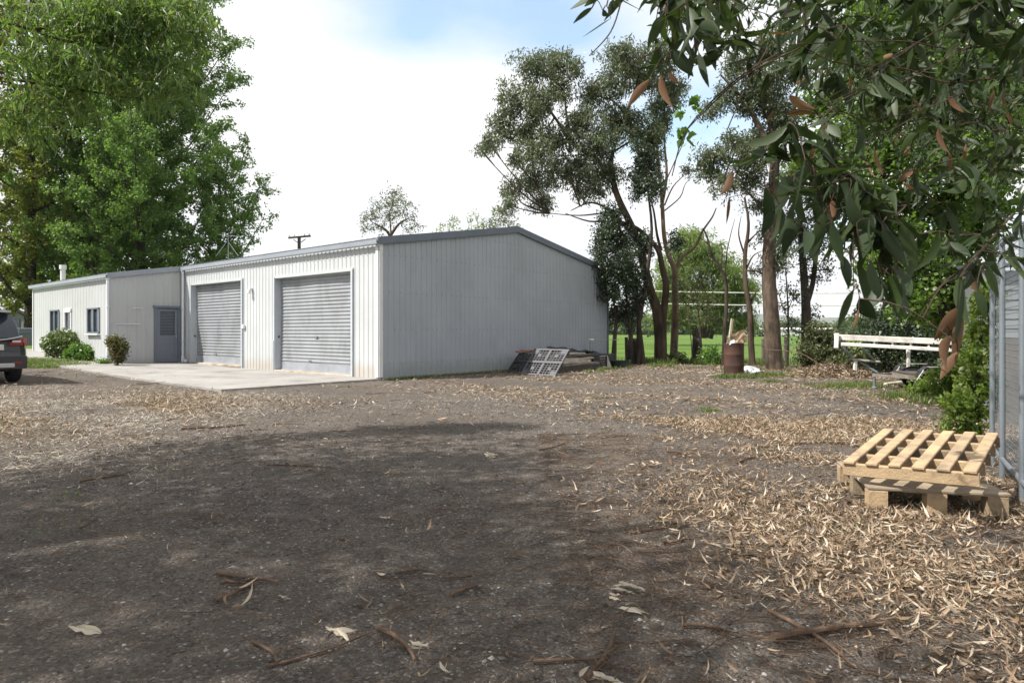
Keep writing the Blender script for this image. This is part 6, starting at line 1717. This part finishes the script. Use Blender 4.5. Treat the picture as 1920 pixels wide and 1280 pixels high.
hole = math_(nt, 'ADD', math_(nt, 'ADD', gap(-.20, 1.47, .5, .25), gap(.16, 1.50, .35, .2)), math_(nt, 'ADD', gap(.54, 1.95, .62, .26), gap(-1.1, 1.35, .45, .24)))
cov = ramp(nt, math_(nt, 'SUBTRACT', math_(nt, 'ADD', n1, .06), hole), [(.30, (.14, .14, .14)), (.50, (1, 1, 1))])
n2 = noise(nt, 1.6, 5, .6, cb.outputs[0])
cl = ramp(nt, n2, [(.3, (.80, .83, .88)), (.58, (1, 1, 1))])
CLOUD = 4.7
clc = mixc(nt, 1.0, cl, (CLOUD, CLOUD, CLOUD * 1.01), 'MULTIPLY')
hs = nt.nodes.new('ShaderNodeHueSaturation'); hs.inputs['Value'].default_value = 1.0; hs.inputs['Saturation'].default_value = .8; nt.links.new(sky.outputs[0], hs.inputs['Color'])
nt.links.new(mixc(nt, cov, mixc(nt, 1.0, hs.outputs[0], (.86, 1.05, 1.12), 'MULTIPLY'), clc), bg.inputs['Color'])
bg.inputs['Strength'].default_value = .15

ld = bpy.data.lights.new('sun', 'SUN'); ld.energy = 5.0; ld.angle = R(.53); ld.color = (1, .955, .88)
lo_ = bpy.data.objects.new('sun', ld); COL.objects.link(lo_); lo_.location = (-30, -10, 40)
sd = Vector((SUN_AZ.x * math.cos(SUN_EL), SUN_AZ.y * math.cos(SUN_EL), math.sin(SUN_EL)))
lo_.rotation_euler = (-sd).to_track_quat('-Z', 'Y').to_euler()

cam = bpy.data.cameras.new('camera'); co2 = bpy.data.objects.new('camera', cam); COL.objects.link(co2)
cam.sensor_width = 36; cam.lens = FL / 1920 * 36; cam.shift_y = -(640 - HZ) / 1920
co2.location = (0, 0, CH); co2.rotation_euler = (R(90), 0, 0)
cam.clip_start = .05; cam.clip_end = 20000
cam.dof.use_dof = True; cam.dof.focus_distance = 15.0; cam.dof.aperture_fstop = 9.0
scene.camera = co2
scene.view_settings.view_transform = 'Standard'; scene.view_settings.look = 'None'
scene.view_settings.exposure = .74; scene.view_settings.gamma = 1
scene.cycles.max_bounces = 8; scene.cycles.transparent_max_bounces = 8

# pale air over the paddock: one even volume round everything
HAZE = 9e-5
mh = bpy.data.materials.new('haze_air'); mh.use_nodes = True
hn = mh.node_tree; hn.nodes.clear()
ho = hn.nodes.new('ShaderNodeOutputMaterial'); pv = hn.nodes.new('ShaderNodeVolumePrincipled')
pv.inputs['Density'].default_value = HAZE; pv.inputs['Color'].default_value = (.93, .96, 1, 1); pv.inputs['Anisotropy'].default_value = .2
hn.links.new(pv.outputs[0], ho.inputs['Volume'])
mb = MB(); mb.box((0, 1000, 128.5), (13000, 12000, 263)); tag(mb.build('haze', mh), kind='stuff')
